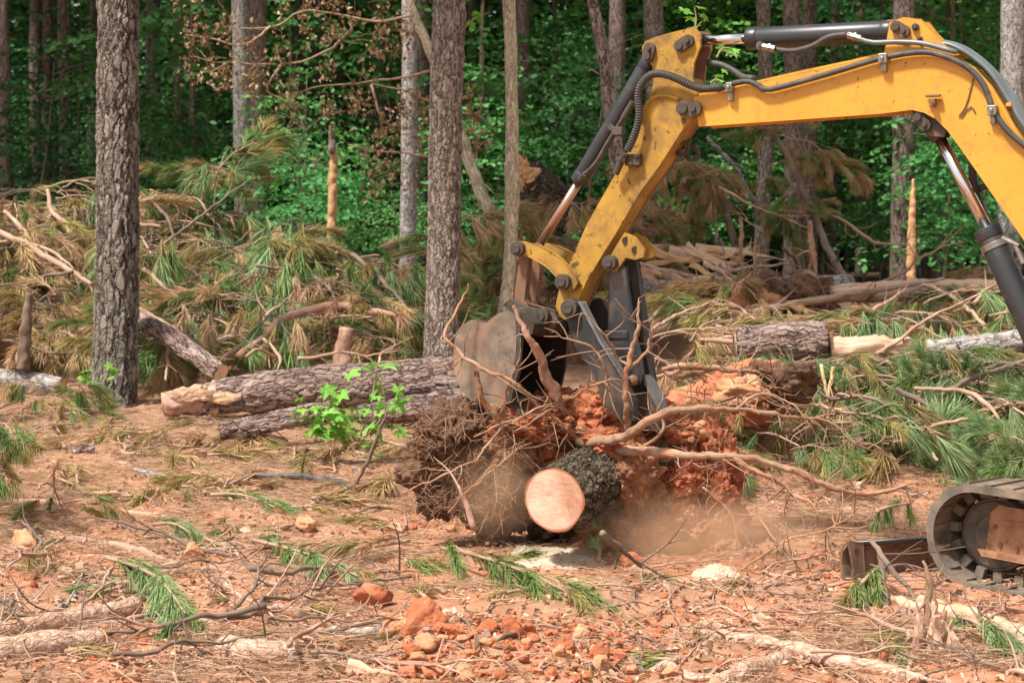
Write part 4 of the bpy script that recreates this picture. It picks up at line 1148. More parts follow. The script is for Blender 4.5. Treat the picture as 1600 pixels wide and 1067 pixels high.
# more of the stand outside the frame and along the clearing's edge, so that the wood is as dark as a wood
for k in range(26):
    Y = rs.uniform(33, 66); px = (-700, 2300)[k % 2] + rs.uniform(-520, 520)
    x = (px - 800) / F * Y
    t = thing('pine_tree', 'pine of the same wood standing outside the picture', 'tree', (x, Y, g1(x, Y)), 'pines beside the view')
    o = bpy.data.objects.new('trunk', TR[k % 3]); COL.objects.link(o); o.parent = t
    o = bpy.data.objects.new('crown', CROWN[k % 3]); COL.objects.link(o); o.parent = t; o.location = (0, 0, 14); o.scale = (1.6, 1.6, 1.3)

# leafy understorey
SAP = {}
for key, mat, size in (('deep', 'leaf_deep', .13), ('mid', 'leaf_mid', .125), ('lime', 'leaf_lime', .11)):
    SAP[key] = []
    for k in range(3):
        s_ = sapling(300 + 11 * k + len(key), (3.2, 4.6, 6.0)[k], (1.1, 1.5, 1.8)[k], mat, size, (62, 95, 130)[k]); SAP[key].append((s_, spec_of(s_)))
sapl = []
def put_sap(key, k, px, Y, sc=1.0, dz=0):
    x = (px - 800) / F * Y
    b, sp = SAP[key][k]
    r = copy_thing(b, sp, (x, Y, g1(x, Y) + dz), random.uniform(0, 6.28), (0, 0), sc)
    tag(r, 'leafy sapling', 'young tree', 'leafy saplings under the pines'); sapl.append(r)
for key, k, px, Y, sc in (
        ('mid', 0, 445, 31, .95), ('mid', 1, 470, 35, .85), ('mid', 0, 500, 33, .8), ('mid', 0, 575, 36, .9), ('mid', 0, 610, 33, .6), ('mid', 1, 745, 37, 1.0), ('lime', 1, 770, 41, 1.0),
        ('mid', 0, 735, 32, .55), ('mid', 2, 850, 44, .9), ('mid', 1, 885, 38, .9), ('deep', 1, 910, 36, 1), ('mid', 0, 830, 33, .6), ('mid', 1, 250, 44, .9), ('deep', 2, 310, 47, 1), ('mid', 1, 330, 40, .8),
        ('deep', 1, 40, 40, 1), ('deep', 2, 110, 44, 1.0), ('mid', 1, 125, 47, .7), ('deep', 1, 220, 38, .9), ('mid', 0, 300, 36, .7), ('deep', 2, 20, 52, 1), ('mid', 2, 1500, 40, 1.0), ('mid', 2, 1380, 46, 1), ('lime', 2, 1460, 46, .95),
        ('mid', 1, 1545, 36, 1), ('mid', 0, 1470, 32, 1), ('mid', 0, 1510, 30, .9), ('mid', 1, 1350, 44, 1.0), ('mid', 0, 1370, 40, .6), ('mid', 0, 1125, 42, .9), ('deep', 1, 1060, 44, .9), ('mid', 2, 1090, 46, 1), ('mid', 1, 1150, 42, .8),
        ('lime', 0, 1000, 33, .6), ('deep', 2, 690, 46, 1), ('deep', 1, 540, 44, .9), ('deep', 2, 1280, 46, .9), ('deep', 1, 1320, 48, .9), ('mid', 1, 1590, 34, .8), ('mid', 0, 1215, 46, .6)):
    put_sap(key, k, px, Y, sc)
for k in range(60):
    Y = rs.uniform(52, 70); px = (k + rs.uniform(0, 1)) / 60 * 2000 - 200
    put_sap(('deep', 'deep', 'mid')[k % 3], int(rs.integers(3)), px, Y, rs.uniform(.8, 1.35))
for k in range(16):
    Y = rs.uniform(55, 66); px = (k + rs.uniform(0, 1)) / 16 * 1900 - 150
    put_sap(('mid', 'mid', 'lime', 'deep')[k % 4], 2, px, Y, rs.uniform(1.5, 2.1))
for px, Y, sc in ((300, 40, 1.5), (270, 46, 1.9), (1450, 44, 1.8), (1480, 40, 1.5), (1390, 48, 2.0), (870, 46, 1.6), (760, 44, 1.6), (450, 44, 1.5)):
    put_sap('mid', 2, px, Y, sc)
label_rows(sapl, 'green leafy sapling under the pines', 16)
for L_ in SAP.values():
    for b, _ in L_: drop(b)
# the wood beyond, one mass
rs = np.random.default_rng(77); g = G(); n = 150000
C = np.stack([rs.uniform(-34, 34, n), 66 + 22 * rs.uniform(0, 1, n), 1.2 + 20 * rs.uniform(0, 1, n)], 1)
keep = fbm(C * [.35, .35, .5], 3, 3) > -2
C = C[keep]; leaves(g, C, unit(rs.normal(size=C.shape) + [0, -.3, .9]), .5, rs)
tag(g.obj('far_woods', MT['leaf_deep'], smooth=False), kind='stuff')

# ------------------------------------------------------------------ uprooted stump in the bucket
stump_c = at(900, 850, 12.4); stump_c.z = g1(stump_c.x, stump_c.y)
ST = thing('uprooted_stump', 'sawn stump with clay root ball hanging in the excavator bucket', 'stump', stump_c)
fa, fb = at(867, 780, 11.72), at(972, 732, 12.75)
fd = (fb - fa).normalized()
g = G(); tube(g, [fa, fa + (fb - fa) * .35, fa + (fb - fa) * .65, fb], [.192, .205, .235, .30], 110, .014, True, .05, 5, 4)
butt = g.obj('trunk', MT['bark_dark'], ST)
g = G(); disc(g, fa - fd * .012, -fd, .19, 72, .035, 3, 8); g.obj('cut_face', MT['rings'], butt)
for mat, px, py, Y, r, sd in (
        ('soil_dark', 722, 722, 12.65, (.35, .24, .36), 1), ('soil_dark', 790, 735, 12.8, (.30, .25, .36), 2), ('clay_red', 868, 672, 12.85, (.40, .30, .24), 3), ('clay_red', 935, 655, 12.7, (.24, .22, .20), 4),
        ('soil_dark', 905, 745, 12.95, (.5, .34, .42), 5), ('soil_clay', 1040, 765, 12.7, (.26, .28, .36), 6), ('clay_red', 1105, 735, 12.75, (.20, .22, .30), 7), ('clay_red', 1020, 690, 12.75, (.34, .26, .22), 8),
        ('soil_clay', 985, 790, 12.85, (.32, .26, .38), 9), ('soil_dark', 1010, 715, 12.45, (.20, .16, .11), 10), ('soil_clay', 1095, 790, 12.65, (.21, .2, .20), 11), ('clay_pale', 1030, 815, 12.55, (.20, .2, .22), 12),
        ('clay_red', 1065, 745, 12.45, (.14, .14, .12), 13), ('soil_clay', 1000, 755, 12.45, (.17, .16, .20), 14), ('clay_red', 1120, 780, 12.5, (.11, .1, .14), 15), ('clay_pale', 1060, 800, 12.42, (.12, .1, .12), 16), ('soil_dark', 700, 680, 12.5, (.2, .16, .17), 17), ('soil_dark', 760, 770, 12.6, (.2, .16, .17), 18), ('soil_clay', 1020, 830, 12.5, (.27, .22, .20), 19), ('soil_clay', 1100, 830, 12.55, (.24, .2, .19), 20), ('clay_red', 1135, 815, 12.6, (.13, .14, .15), 21), ('soil_clay', 950, 840, 12.7, (.22, .2, .16), 22), ('soil_clay', 985, 735, 12.25, (.16, .14, .19), 23), ('clay_red', 960, 690, 12.3, (.19, .15, .10), 24), ('clay_red', 820, 665, 12.5, (.2, .16, .12), 25), ('soil_clay', 800, 700, 12.5, (.16, .14, .14), 26)):
    g = G(); c = at(px, py, Y)
    lump(g, c, r, 6, .36, 2.9, sd, 0, 7, .11)
    g.obj('soil_mass', MT[mat], ST)
# clods stuck on the ball
rs = np.random.default_rng(5)
for k in range(80):
    px, py = [(rs.uniform(800, 960), rs.uniform(618, 680)), (rs.uniform(980, 1140), rs.uniform(690, 830)), (rs.uniform(960, 1110), rs.uniform(655, 720))][k % 3]
    g = G(); r = rs.uniform(.015, .05); lump(g, at(px, py, 12.48 + rs.uniform(-.06, .1)), (r, r, r * .8), 3, .25, 2.5, k, 9)
    g.obj('clod', MT[('clay_red', 'soil_clay', 'clay_red', 'clay_pale')[k % 4]], ST)
def roots(parent, P, mat='root', name='root', twigs=0, seed=0, n=12, rough=.26, hair=1.0):
    pts = [at(a, b, Y) for a, b, Y, r in P]; R = [.66 * r / ppm(Y) for a, b, Y, r in P]; R[-1] *= .3
    g = G(); PP, D = tube(g, pts, R, n, max(.012, R[0] * .6), True, rough, 14, seed, .016)
    rs = np.random.default_rng(seed + 50)
    for k in range(twigs):
        i = int(rs.integers(len(PP) // 5, len(PP))); p = PP[i]; L = rs.uniform(.08, .34) * hair
        d = unit(D[min(i, len(D) - 1)] * .6 + rs.normal(size=3) * .7 + [0, 0, -.25]); q = p + d * L * .5 + rs.normal(size=3) * .03; e = q + unit(d + rs.normal(size=3) * .5) * L * .5
        tube(g, [p, q, e], [.005, .0035, .0015], 5, .04, False)
        if rs.uniform() < .5: tube(g, [q, q + unit(d + rs.normal(size=3)) * L * .4], [.003, .0012], 4, .05, False)
    return g.obj(name, MT[mat], parent)
for k, (P, tw) in enumerate((
        ([(905, 690, 12.3, 13), (960, 690, 12.1, 12), (1000, 665, 11.9, 11), (1050, 643, 11.9, 9), (1110, 638, 12, 8), (1150, 640, 12.1, 6), (1220, 650, 12.2, 5), (1300, 662, 12.3, 4), (1340, 690, 12.3, 3), (1400, 722, 12.4, 2)], 16),
        ([(960, 700, 12.2, 12), (1020, 706, 12, 12), (1080, 712, 11.9, 10), (1150, 716, 11.9, 9), (1200, 722, 11.9, 8), (1250, 742, 11.9, 8), (1310, 765, 11.9, 7), (1370, 768, 12, 6), (1425, 755, 12, 4)], 18),
        ([(1150, 718, 11.9, 7), (1190, 738, 11.8, 6), (1230, 765, 11.8, 5), (1270, 790, 11.7, 4), (1290, 830, 11.7, 3), (1300, 870, 11.7, 2)], 10),
        ([(744, 580, 12.3, 7), (757, 626, 12.3, 8), (784, 662, 12.35, 9), (792, 700, 12.4, 10)], 8),
        ([(734, 443, 12.4, 2), (710, 495, 12.4, 4), (699, 530, 12.35, 4), (757, 576, 12.2, 5), (806, 599, 12.2, 5), (847, 640, 12.3, 5), (905, 678, 12.35, 5)], 14),
        ([(982, 672, 12.2, 8), (980, 630, 12.1, 7), (980, 588, 12.1, 7), (989, 550, 12.1, 6), (994, 510, 12.1, 5), (1001, 469, 12.1, 3)], 8),
        ([(983, 580, 12.1, 5), (1009, 544, 12.1, 4), (1020, 515, 12.1, 3), (1024, 498, 12.1, 2)], 6),
        ([(985, 576, 12.1, 4), (968, 560, 12.1, 3), (945, 525, 12.0, 3), (930, 505, 12, 2)], 4),
        ([(940, 660, 12.2, 3), (947, 602, 12.1, 3), (940, 567, 12.1, 3), (911, 535, 12.1, 2.5), (853, 524, 12.1, 2)], 6),
        ([(803, 678, 12.2, 3), (876, 631, 12.2, 3), (940, 599, 12.1, 3), (975, 595, 12.1, 2)], 7),
        ([(742, 682, 12.2, 2), (806, 655, 12.2, 3), (847, 650, 12.2, 3), (905, 680, 12.3, 4)], 6),
        ([(630, 770, 12.1, 1.5), (732, 724, 12.1, 2.5), (800, 660, 12.2, 3), (935, 602, 12.2, 2)], 8),
        ([(700, 800, 12.1, 1.5), (760, 740, 12.1, 2.5), (830, 690, 12.3, 4)], 6),
        ([(1000, 700, 12.1, 5), (1030, 680, 12, 4), (1036, 660, 12, 3), (1028, 640, 12, 2)], 4),
        ([(1141, 894, 11.6, 2.5), (1194, 869, 11.6, 3), (1237, 841, 11.7, 3), (1287, 828, 11.7, 2.5), (1340, 800, 11.8, 3)], 10),
        ([(1160, 905, 11.5, 2), (1215, 880, 11.5, 3), (1260, 872, 11.5, 3), (1315, 855, 11.6, 3)], 9),
        ([(1180, 800, 11.8, 3), (1215, 850, 11.6, 3), (1240, 880, 11.5, 3), (1262, 912, 11.5, 2)], 8),
        ([(1100, 760, 12.2, 4), (1140, 800, 12.2, 3), (1150, 850, 12.1, 2)], 8),
        ([(780, 650, 12.3, 3), (796, 600, 12.2, 3), (808, 560, 12.2, 2.5), (812, 530, 12.2, 2)], 5),
        ([(1150, 640, 12.1, 4), (1190, 615, 12.2, 3), (1240, 640, 12.2, 2), (1290, 700, 12.2, 2)], 8))):
    roots(ST, P, 'root', 'root', tw, k)
roots(ST, [(802, 478, 12.05, 4), (824, 520, 12.05, 8), (845, 560, 12.1, 11), (866, 610, 12.2, 15), (884, 650, 12.3, 18)], 'branch_peeled', 'broken_root', 3, 77, 14, .18)
# fine root hairs over the whole ball: too fine to pick apart
g = G(); rs = np.random.default_rng(8)
for k in range(600):
    px = rs.uniform(648, 1140); py = rs.uniform(630, 830)
    if k % 2: px = rs.uniform(642, 820); py = rs.uniform(630, 810)
    if 805 < px < 930 and py > 712: continue
    p = np.array(at(px, py, 12.33 + rs.uniform(-.08, .12))); L = rs.uniform(.05, .22)
    d = unit(rs.normal(size=3) * [1, .5, .7] + [0, -.3, -.5])
    tube(g, [p, p + d * L * .5, p + d * L * .5 + unit(d + rs.normal(size=3) * .6) * L * .5], np.array([.0026, .002, .001]) * rs.uniform(.6, 1.7), 4, .06, False)
tag(g.obj('rootlets', MT['rootlet'], ST), kind='stuff')

# second root plates further back
def root_plate(label, px, py, Y, rad, mats, seed, rts, group=None):
    c = at(px, py, Y); base = Vector((c.x, c.y, g1(c.x, c.y)))
    t = thing('root_ball', label, 'root ball', base)
    rs = np.random.default_rng(seed)
    for k, m in enumerate(mats):
        g = G(); off = Vector((rs.uniform(-.6, .6) * rad[0], rs.uniform(-.2, .2), rs.uniform(-.4, .4) * rad[2])) if k else Vector((0, .1, 0))
        s_ = 1 if k == 0 else rs.uniform(.4, .6)
        lump(g, c + off + Vector((0, -.12 * k, 0)), tuple(s_ * q for q in rad), 5, .32, 2.4, seed + k, 12, 6); g.obj('soil_mass', MT[m], t)
    for k, P in enumerate(rts): roots(t, P, 'root', 'root', 7, seed + k, 8, .26, Y / 12.)
    g = G()
    for k in range(130):
        p = np.array(c) + rs.normal(size=3) * np.array(rad) * [.6, .3, .55] + [0, -rad[1], 0]; L = rs.uniform(.08, .3)
        d = unit(rs.normal(size=3) + [0, -.3, -.2]); tube(g, [p, p + d * L * .6, p + d * L + rs.normal(size=3) * .04], [.005, .004, .0015], 4, .1, False)
    tag(g.obj('rootlets', MT['rootlet'], t), kind='stuff')
root_plate('red clay root plate lying right of the thumb', 1165, 615, 15.2, (.52, .35, .30), ('clay_red', 'clay_red', 'soil_dark', 'clay_pale'), 60,
           ([(1035, 575, 15, 6), (1080, 572, 14.9, 8), (1140, 578, 14.9, 6), (1205, 584, 14.9, 4)], [(1050, 590, 15, 5), (1100, 586, 14.9, 4), (1130, 600, 14.8, 3)], [(1070, 620, 14.8, 2), (1130, 625, 14.7, 3), (1180, 612, 14.7, 3), (1230, 640, 14.7, 2)]))
root_plate('dark root plate with upright root stubs on the far log', 1210, 475, 22.5, (.68, .4, .40), ('soil_dark', 'soil_dark', 'soil_dark', 'clay_pale'), 64,
           ([(1265, 345, 22.2, 5), (1270, 390, 22.2, 8), (1275, 440, 22.2, 9)], [(1157, 340, 22.2, 4), (1158, 380, 22.2, 5), (1160, 430, 22.2, 6)], [(1180, 375, 22.2, 2), (1178, 410, 22.2, 4), (1180, 440, 22.2, 4)], [(1235, 440, 22.1, 6), (1262, 425, 22, 7), (1280, 440, 22, 6)], [(1215, 435, 22.1, 2), (1240, 445, 22, 3), (1250, 450, 22, 3)]))

# ------------------------------------------------------------------ fallen logs
def log(name, label, P, mat, cat='log', cuts=(1, 1), n=28, step=None, rough=.07, ring='rings_small', seed=0, group=None, lift=True):
    pts = [at(a, b, Y) for a, b, Y, r in P]; R = [r / ppm(Y) for a, b, Y, r in P]
    m = pts[len(pts) // 2]; base = Vector((m.x, m.y, min(g1(m.x, m.y), m.z)))
    t = thing(name, label, cat, base, group)
    g = G(); tube(g, pts, R, n, step or max(.02, R[0] * .3), True, rough, 6 / max(.1, R[0] * 6), seed, .01)
    b = g.obj('trunk', MT[mat], t)
    for e, (p, q, r) in zip(cuts, ((pts[0], pts[1], R[0]), (pts[-1], pts[-2], R[-1]))):
        if e:
            d = (p - q).normalized(); g = G(); disc(g, p + d * .006, d, r * .97, 32, .03, seed, 4); g.obj('cut_face', MT[ring], b)
    return t
TL1 = log('fallen_log', 'thick bark covered log lying from thick pine to bucket', [(318, 622, 18.4, 24), (375, 616, 18.4, 29), (470, 608, 18.5, 33), (600, 602, 18.6, 36), (735, 594, 18.8, 39)], 'bark_log', n=96, step=.02, ring='wood_pale', seed=11)
g = G(); tube(g, [at(255, 632, 18.3), at(290, 627, 18.36), at(340, 621, 18.4)], [.10, .135, .148], 40, .02, True, .3, 9, 4); g.obj('bare_end', MT['branch_peeled'], TL1)
for k in range(7):
    g = G(); a = at(258 + 9 * k, 612 + (k * 7) % 13, 18.22); splinter(g, a + Vector((.26 + .02 * k, .0, -.01)), a + Vector((-.02, -.02, -.02)), .07, .02, k); g.obj('bark_strip', MT[('wood_pale', 'branch_peeled', 'wood_orange')[k % 3]], TL1, smooth=False)
log('fallen_log', 'darker slim log tucked under the thick log near bucket', [(560, 648, 18.2, 16), (640, 638, 18.2, 20), (745, 626, 18.3, 24)], 'bark_log', seed=12)
log('fallen_log', 'dark short log below the thick log, left of leafy sprout', [(345, 672, 17.2, 13), (420, 660, 17.2, 16), (520, 640, 17.4, 16)], 'bark_log', seed=13, ring='wood_orange')
log('fallen_log', 'short reddish log with sawn end right of the thumb', [(1150, 537, 17.2, 24), (1220, 533, 17.2, 28), (1291, 531, 17.2, 30)], 'bark_log', n=64, step=.03, seed=14)
log('fallen_log', 'split log with bright yellow wood beside the reddish log', [(1295, 549, 17.2, 19), (1360, 547, 17.2, 20), (1420, 543, 17.3, 15), (1440, 545, 17.3, 6)], 'wood_pale', cuts=(0, 0), seed=15, rough=.4)
log('fallen_log', 'long pale grey log lying far back behind the thumb', [(985, 452, 23, 14), (1100, 450, 23, 16), (1220, 448, 23.2, 17), (1330, 446, 23.4, 16)], 'bark_grey', seed=16, n=40, step=.05)
log('fallen_log', 'peeled far log at the wood edge below the boom bend', [(1300, 460, 22.5, 14), (1400, 454, 22.5, 17), (1470, 450, 22.6, 14), (1560, 447, 22.8, 10)], 'wood_pale', cuts=(0, 0), seed=17, rough=.15)
log('fallen_log', 'grey log in the brush at the right edge', [(1448, 547, 17.3, 16), (1530, 540, 17.3, 19), (1680, 530, 17.4, 20)], 'bark_grey', seed=18, n=40)
log('fallen_log', 'small grey log on bare soil above the dozer blade', [(1285, 750, 15.2, 9), (1340, 745, 15.2, 10), (1388, 746, 15.2, 9)], 'bark_grey', seed=19)
log('fallen_log', 'brown log slanting down behind the thick pine', [(205, 492, 20.2, 14), (270, 530, 19.7, 15), (345, 582, 19.2, 14)], 'bark_log', seed=20)
log('fallen_log', 'grey log at left edge beside the thick pine', [(-60, 592, 20.4, 18), (30, 597, 20.3, 19), (98, 606, 20.2, 16)], 'bark_grey', seed=21)
log('fallen_log', 'long log deep in the tan brush at left', [(-20, 536, 21.5, 9), (60, 536, 21.5, 10), (140, 530, 21.5, 10)], 'bark_log', seed=22)
log('broken_stump', 'short broken stub with torn pale base amid green brush', [(536, 575, 20.4, 15), (535, 545, 20.4, 12), (541, 513, 20.4, 12)], 'branch_peeled', 'stump', seed=23, rough=.2)
log('broken_stump', 'weathered grey stub standing in the tan brush', [(36, 575, 20.2, 11), (40, 520, 20.2, 9), (46, 458, 20.2, 5)], 'branch_dark', 'stump', cuts=(0, 0), seed=24, rough=.25)
# snapped trunk with bare orange wood
sn = log('snag', 'snapped thin trunk of bare orange wood among saplings', [(518, 420, 27, 7), (519, 330, 27, 7), (520, 270, 27, 7), (521, 228, 27, 5)], 'wood_orange', 'stump', cuts=(0, 0), seed=25, rough=.2)
g = G(); tube(g, [at(517, 240, 26.95), at(519, 226, 26.95), at(516, 196, 26.95)], [.05, .055, .02], 8, .05, True, .3, 9, 3); g.obj('bark_flap', MT['bark_far'], sn)
log('splinter', 'tall torn splinter of yellow wood beside the broad trunk', [(1424, 440, 29, 7), (1424, 380, 29, 7), (1426, 320, 29, 5), (1427, 280, 29, 2)], 'wood_orange', 'splinter', cuts=(0, 0), seed=26, rough=.25, n=10)
bs = log('broken_stump', 'big uprooted trunk end with torn orange wood behind bucket arm', [(880, 345, 24.6, 42), (850, 305, 24.4, 36), (826, 272, 24.2, 30)], 'bark_dark', 'stump', cuts=(0, 0), seed=27, n=40)
rs = np.random.default_rng(3)
for k in range(9):
    g = G(); a = at(834 + rs.uniform(-18, 14), 285 + rs.uniform(-10, 16), 24.1); b = at(808 + rs.uniform(-8, 22), 240 + rs.uniform(-6, 30), 24.05)
    splinter(g, a, b, .16, .09, k); g.obj('splinter', MT['wood_orange'], bs, smooth=False)
# torn bark slabs behind the thumb
slabs = []
for k in range(24):
    px, py = rs.uniform(985, 1150), rs.uniform(385, 445); Y = 23.6 - (py - 385) / 60 * 1.5
    p = at(px, py, Y); a = rs.uniform(-.4, .3); L = rs.uniform(.3, 1.0); d = Vector((math.cos(a), rs.uniform(-.4, .4), math.sin(a) - .1)) * L * .5
    t = thing('bark_slab', 'torn slab', 'bark', p - d); g = G(); splinter(g, p - d, p + d, rs.uniform(.05, .13), .05, k); g.obj('slab', MT[('wood_orange', 'branch_peeled', 'wood_pale')[k % 3]], t, smooth=False); t['group'] = 'torn wood behind the thumb'; slabs.append(t)
label_rows(slabs, 'torn orange wood slab behind the thumb', 8)

# ------------------------------------------------------------------ branches that can be told apart
def stick(label, P, mat='branch', name='branch', cat='branch', twigs=4, seed=0, group=None, n=9, tl=1.0):
    pts = [at(a, b, Y) for a, b, Y, r in P]; R = [max(.004, r / ppm(Y)) for a, b, Y, r in P]; R[-1] *= .6
    m = pts[0]; t = thing(name, label, cat, Vector((m.x, m.y, m.z)), group)
    g = G(); PP, D = tube(g, pts, R, n, max(.02, R[0]), True, .1, 16, seed, .012); g.obj('stem', MT[mat], t)
    rs = np.random.default_rng(seed + 9)
    for k in range(twigs):
        i = int(rs.integers(len(PP) // 6, len(PP))); p = PP[i]; L = rs.uniform(.12, .5) * tl
        d = unit(D[min(i, len(D) - 1)] * .7 + rs.normal(size=3) * .6 + [0, 0, .1]); q = p + d * L * .5; e = q + unit(d + rs.normal(size=3) * .35) * L * .5
        g = G(); tube(g, [p, q, e], [.4 * R[0], .28 * R[0], .0025], 5, .06, False); tube(g, [q, q + unit(d + rs.normal(size=3) * .7) * L * .35], [.22 * R[0], .002], 4, .08, False)
        g.obj('twig', MT[mat], t)
    return t
def YL(py): return float(np.interp(py, [290, 350, 450, 560, 620], [25.2, 24.4, 22.8, 20.6, 19.6]))
def YR(py): return float(np.interp(py, [380, 440, 520, 600, 700, 750], [26.5, 24, 19, 17, 15.2, 14.4]))
def S(label, pts, side, mat='branch', twigs=4, dy=-.8, **kw):
    f = YL if side == 'L' else YR
    Ym = np.mean([f(p[1]) for p in pts])
    stick(label, [(x, y, .5 * Ym + .5 * f(y) + dy, r) for x, y, r in pts], mat, twigs=twigs, **kw)
S('long bare branch slanting across the tan brush to the thick pine', [(-5, 362, 5), (60, 394, 6), (145, 444, 6)], 'L', seed=1)
S('curved bare branch rising above the tan brush', [(75, 296, 3), (82, 330, 4), (109, 360, 5), (112, 410, 5)], 'L', seed=2)
S('thin arched branch lying on the tan brush', [(0, 379, 2.5), (37, 377, 3), (86, 397, 3), (116, 420, 2)], 'L', seed=3)
S('short branch in the upper tan brush at left', [(7, 330, 3), (40, 362, 4), (74, 398, 4)], 'L', seed=4)
S('pale branch running right from the thick pine through green brush', [(214, 412, 4), (262, 446, 5), (300, 457, 5), (342, 460, 4)], 'L', seed=5)
S('pale stick poking out right of the thick pine, upper', [(212, 352, 4), (256, 354, 4)], 'L', twigs=1, seed=6)
S('dark curved twig right of the thick pine', [(219, 302, 2.5), (259, 337, 3), (275, 377, 2.5)], 'L', 'branch_dark', seed=7)
S('thin branch bending down right of the thick pine', [(238, 430, 3), (292, 487, 3), (298, 531, 3)], 'L', seed=8)
S('branch lying over the slanting brown log', [(214, 484, 5), (296, 532, 6), (347, 588, 6)], 'L', seed=9, dy=-1.1)
S('upright thin stick near the pale end of the thick log', [(262, 538, 3), (260, 594, 3)], 'L', twigs=1, seed=10)
S('dark branch slanting down through the middle brush', [(551, 398, 4), (597, 439, 4), (645, 490, 3)], 'L', 'branch_dark', seed=11)
S('thin drooping branch above the curved branch', [(400, 416, 2.5), (466, 423, 3), (508, 446, 3), (528, 476, 2)], 'L', 'branch_dark', seed=12)
S('curved thick branch with broken middle in green brush', [(372, 556, 6), (400, 536, 6), (438, 501, 6), (480, 484, 6), (521, 478, 7), (575, 485, 7), (628, 494, 6)], 'L', 'branch_peeled', seed=13, dy=-1.1)
S('thin bent twig at left in the middle brush', [(413, 528, 2.5), (436, 557, 3), (434, 576, 2)], 'L', seed=14)
S('pale branch across the middle brush, lower left', [(322, 570, 4), (380, 540, 4), (420, 490, 3), (452, 470, 2)], 'L', seed=15)
S('long brown branch lying over the right brush to the far log', [(1108, 500, 7), (1177, 487, 6), (1285, 467, 6), (1358, 455, 5), (1475, 436, 4)], 'R', seed=16)
S('thin long branch above the reddish short log', [(1095, 531, 3), (1221, 523, 4), (1293, 511, 4), (1358, 487, 3), (1416, 453, 2.5)], 'R', seed=17)
S('branch sloping down past the reddish short log', [(1100, 533, 4), (1209, 537, 5), (1281, 555, 5), (1342, 580, 5), (1384, 602, 4)], 'R', seed=18)
S('dark leaning branch crossing the far grey log', [(1196, 192, 5), (1236, 255, 5), (1277, 350, 6), (1301, 402, 6), (1342, 467, 6), (1368, 490, 5)], 'R', 'branch_dark', seed=19, twigs=9)
S('thick broken branch pointing up right behind the thumb', [(1060, 470, 6), (1100, 443, 7), (1132, 422, 7), (1172, 386, 6)], 'R', 'branch_peeled', seed=20)
S('thin forked twig reaching to the yellow splinter', [(1290, 330, 2), (1326, 350, 2.5), (1366, 378, 3), (1420, 382, 2)], 'R', seed=21)
S('arched twig over the right brush', [(1440, 446, 2.5), (1463, 451, 3), (1503, 475, 3), (1539, 511, 3), (1556, 552, 2)], 'R', seed=22)
S('short dark branch in the right green brush', [(1400, 608, 4), (1430, 622, 5), (1466, 646, 5)], 'R', 'branch_dark', seed=23)
S('grey branch curving down the right green brush', [(1430, 608, 3), (1503, 612, 4), (1540, 632, 4), (1565, 658, 3)], 'R', seed=24)
S('straight grey branch at right edge of the brush', [(1448, 563, 4), (1530, 566, 5), (1612, 567, 5)], 'R', 'bark_grey', seed=25)
S('branch rising to the right edge in the brush', [(1471, 618, 4), (1527, 588, 5), (1612, 562, 5)], 'R', 'branch_dark', seed=26)
S('dark dead branch hanging behind the stick arm', [(1092, 258, 5), (1130, 322, 6), (1152, 394, 6), (1156, 440, 5)], 'R', 'branch_dark', seed=27, twigs=7)
S('pale leaning pole behind the boom, left of slim reddish trunk', [(1105, 215, 3), (1150, 264, 4), (1176, 311, 4), (1226, 370, 4)], 'R', 'bark_grey', seed=28)
S('thick dark branch slanting behind the thumb', [(1004, 372, 5), (1036, 396, 6), (1064, 418, 6), (1092, 445, 6)], 'R', 'branch_dark', seed=29)
S('thin long twig arching over the far log from behind the thumb', [(1010, 505, 3), (1060, 460, 4), (1140, 423, 4), (1232, 412, 2)], 'R', seed=30, dy=-1.2)
S('second twig behind the thumb reaching the far root plate', [(1018, 515, 3), (1060, 492, 3), (1120, 470, 2)], 'R', seed=31, dy=-1.4)
for k, (x0, y0, x1, y1) in enumerate(((1284, 568, 1294, 626), (1302, 572, 1292, 628))):
    stick(('thin pale splinter hanging left below the split log', 'thin pale splinter hanging right below the split log')[k], [(x0, y0, 16.6, 3), (x1, y1, 16.5, 4)], 'wood_fresh', 'splinter', 'splinter', 0, 40 + k)
# leaning thin tree behind the reddish pine, its side branches carry withered leaves
stick('pale thin tree leaning behind the reddish pine', [(630, -30, 24.6, 6), (648, 26, 24.6, 7), (676, 90, 24.6, 8), (721, 214, 24.6, 9), (744, 281, 24.6, 10), (783, 372, 24.6, 11), (800, 430, 24.6, 12)], 'bark_pale', 'leaning_stem', 'tree', 2, 50)
DB = thing('dead_branch', 'dead branch with hanging brown withered leaves left of reddish pine', 'branch', at(672, 120, 24.3))
for k, P in enumerate(([(646, 26), (590, 34), (530, 25), (470, 19), (425, 41), (350, 43)], [(674, 114), (627, 122), (579, 129), (500, 136), (440, 150)], [(674, 158), (650, 150), (627, 139), (579, 133)], [(550, 45), (520, 75), (507, 82), (489, 90), (436, 101), (350, 98), (300, 88)], [(672, 245), (630, 238), (585, 236), (545, 225)], [(722, 175), (745, 180), (775, 205)], [(579, 133), (600, 190), (640, 200)], [(436, 101), (420, 140), (462, 165)], [(356, 97), (330, 110), (312, 112)], [(425, 41), (380, 70), (330, 60), (290, 55)])):
    g = G(); tube(g, [at(x, y, 24.2 + .1 * (k % 3)) for x, y in P], np.linspace(.02, .006, len(P)), 6, .08, True, .1, 9, k, .02); g.obj('stem', MT['branch'], DB)
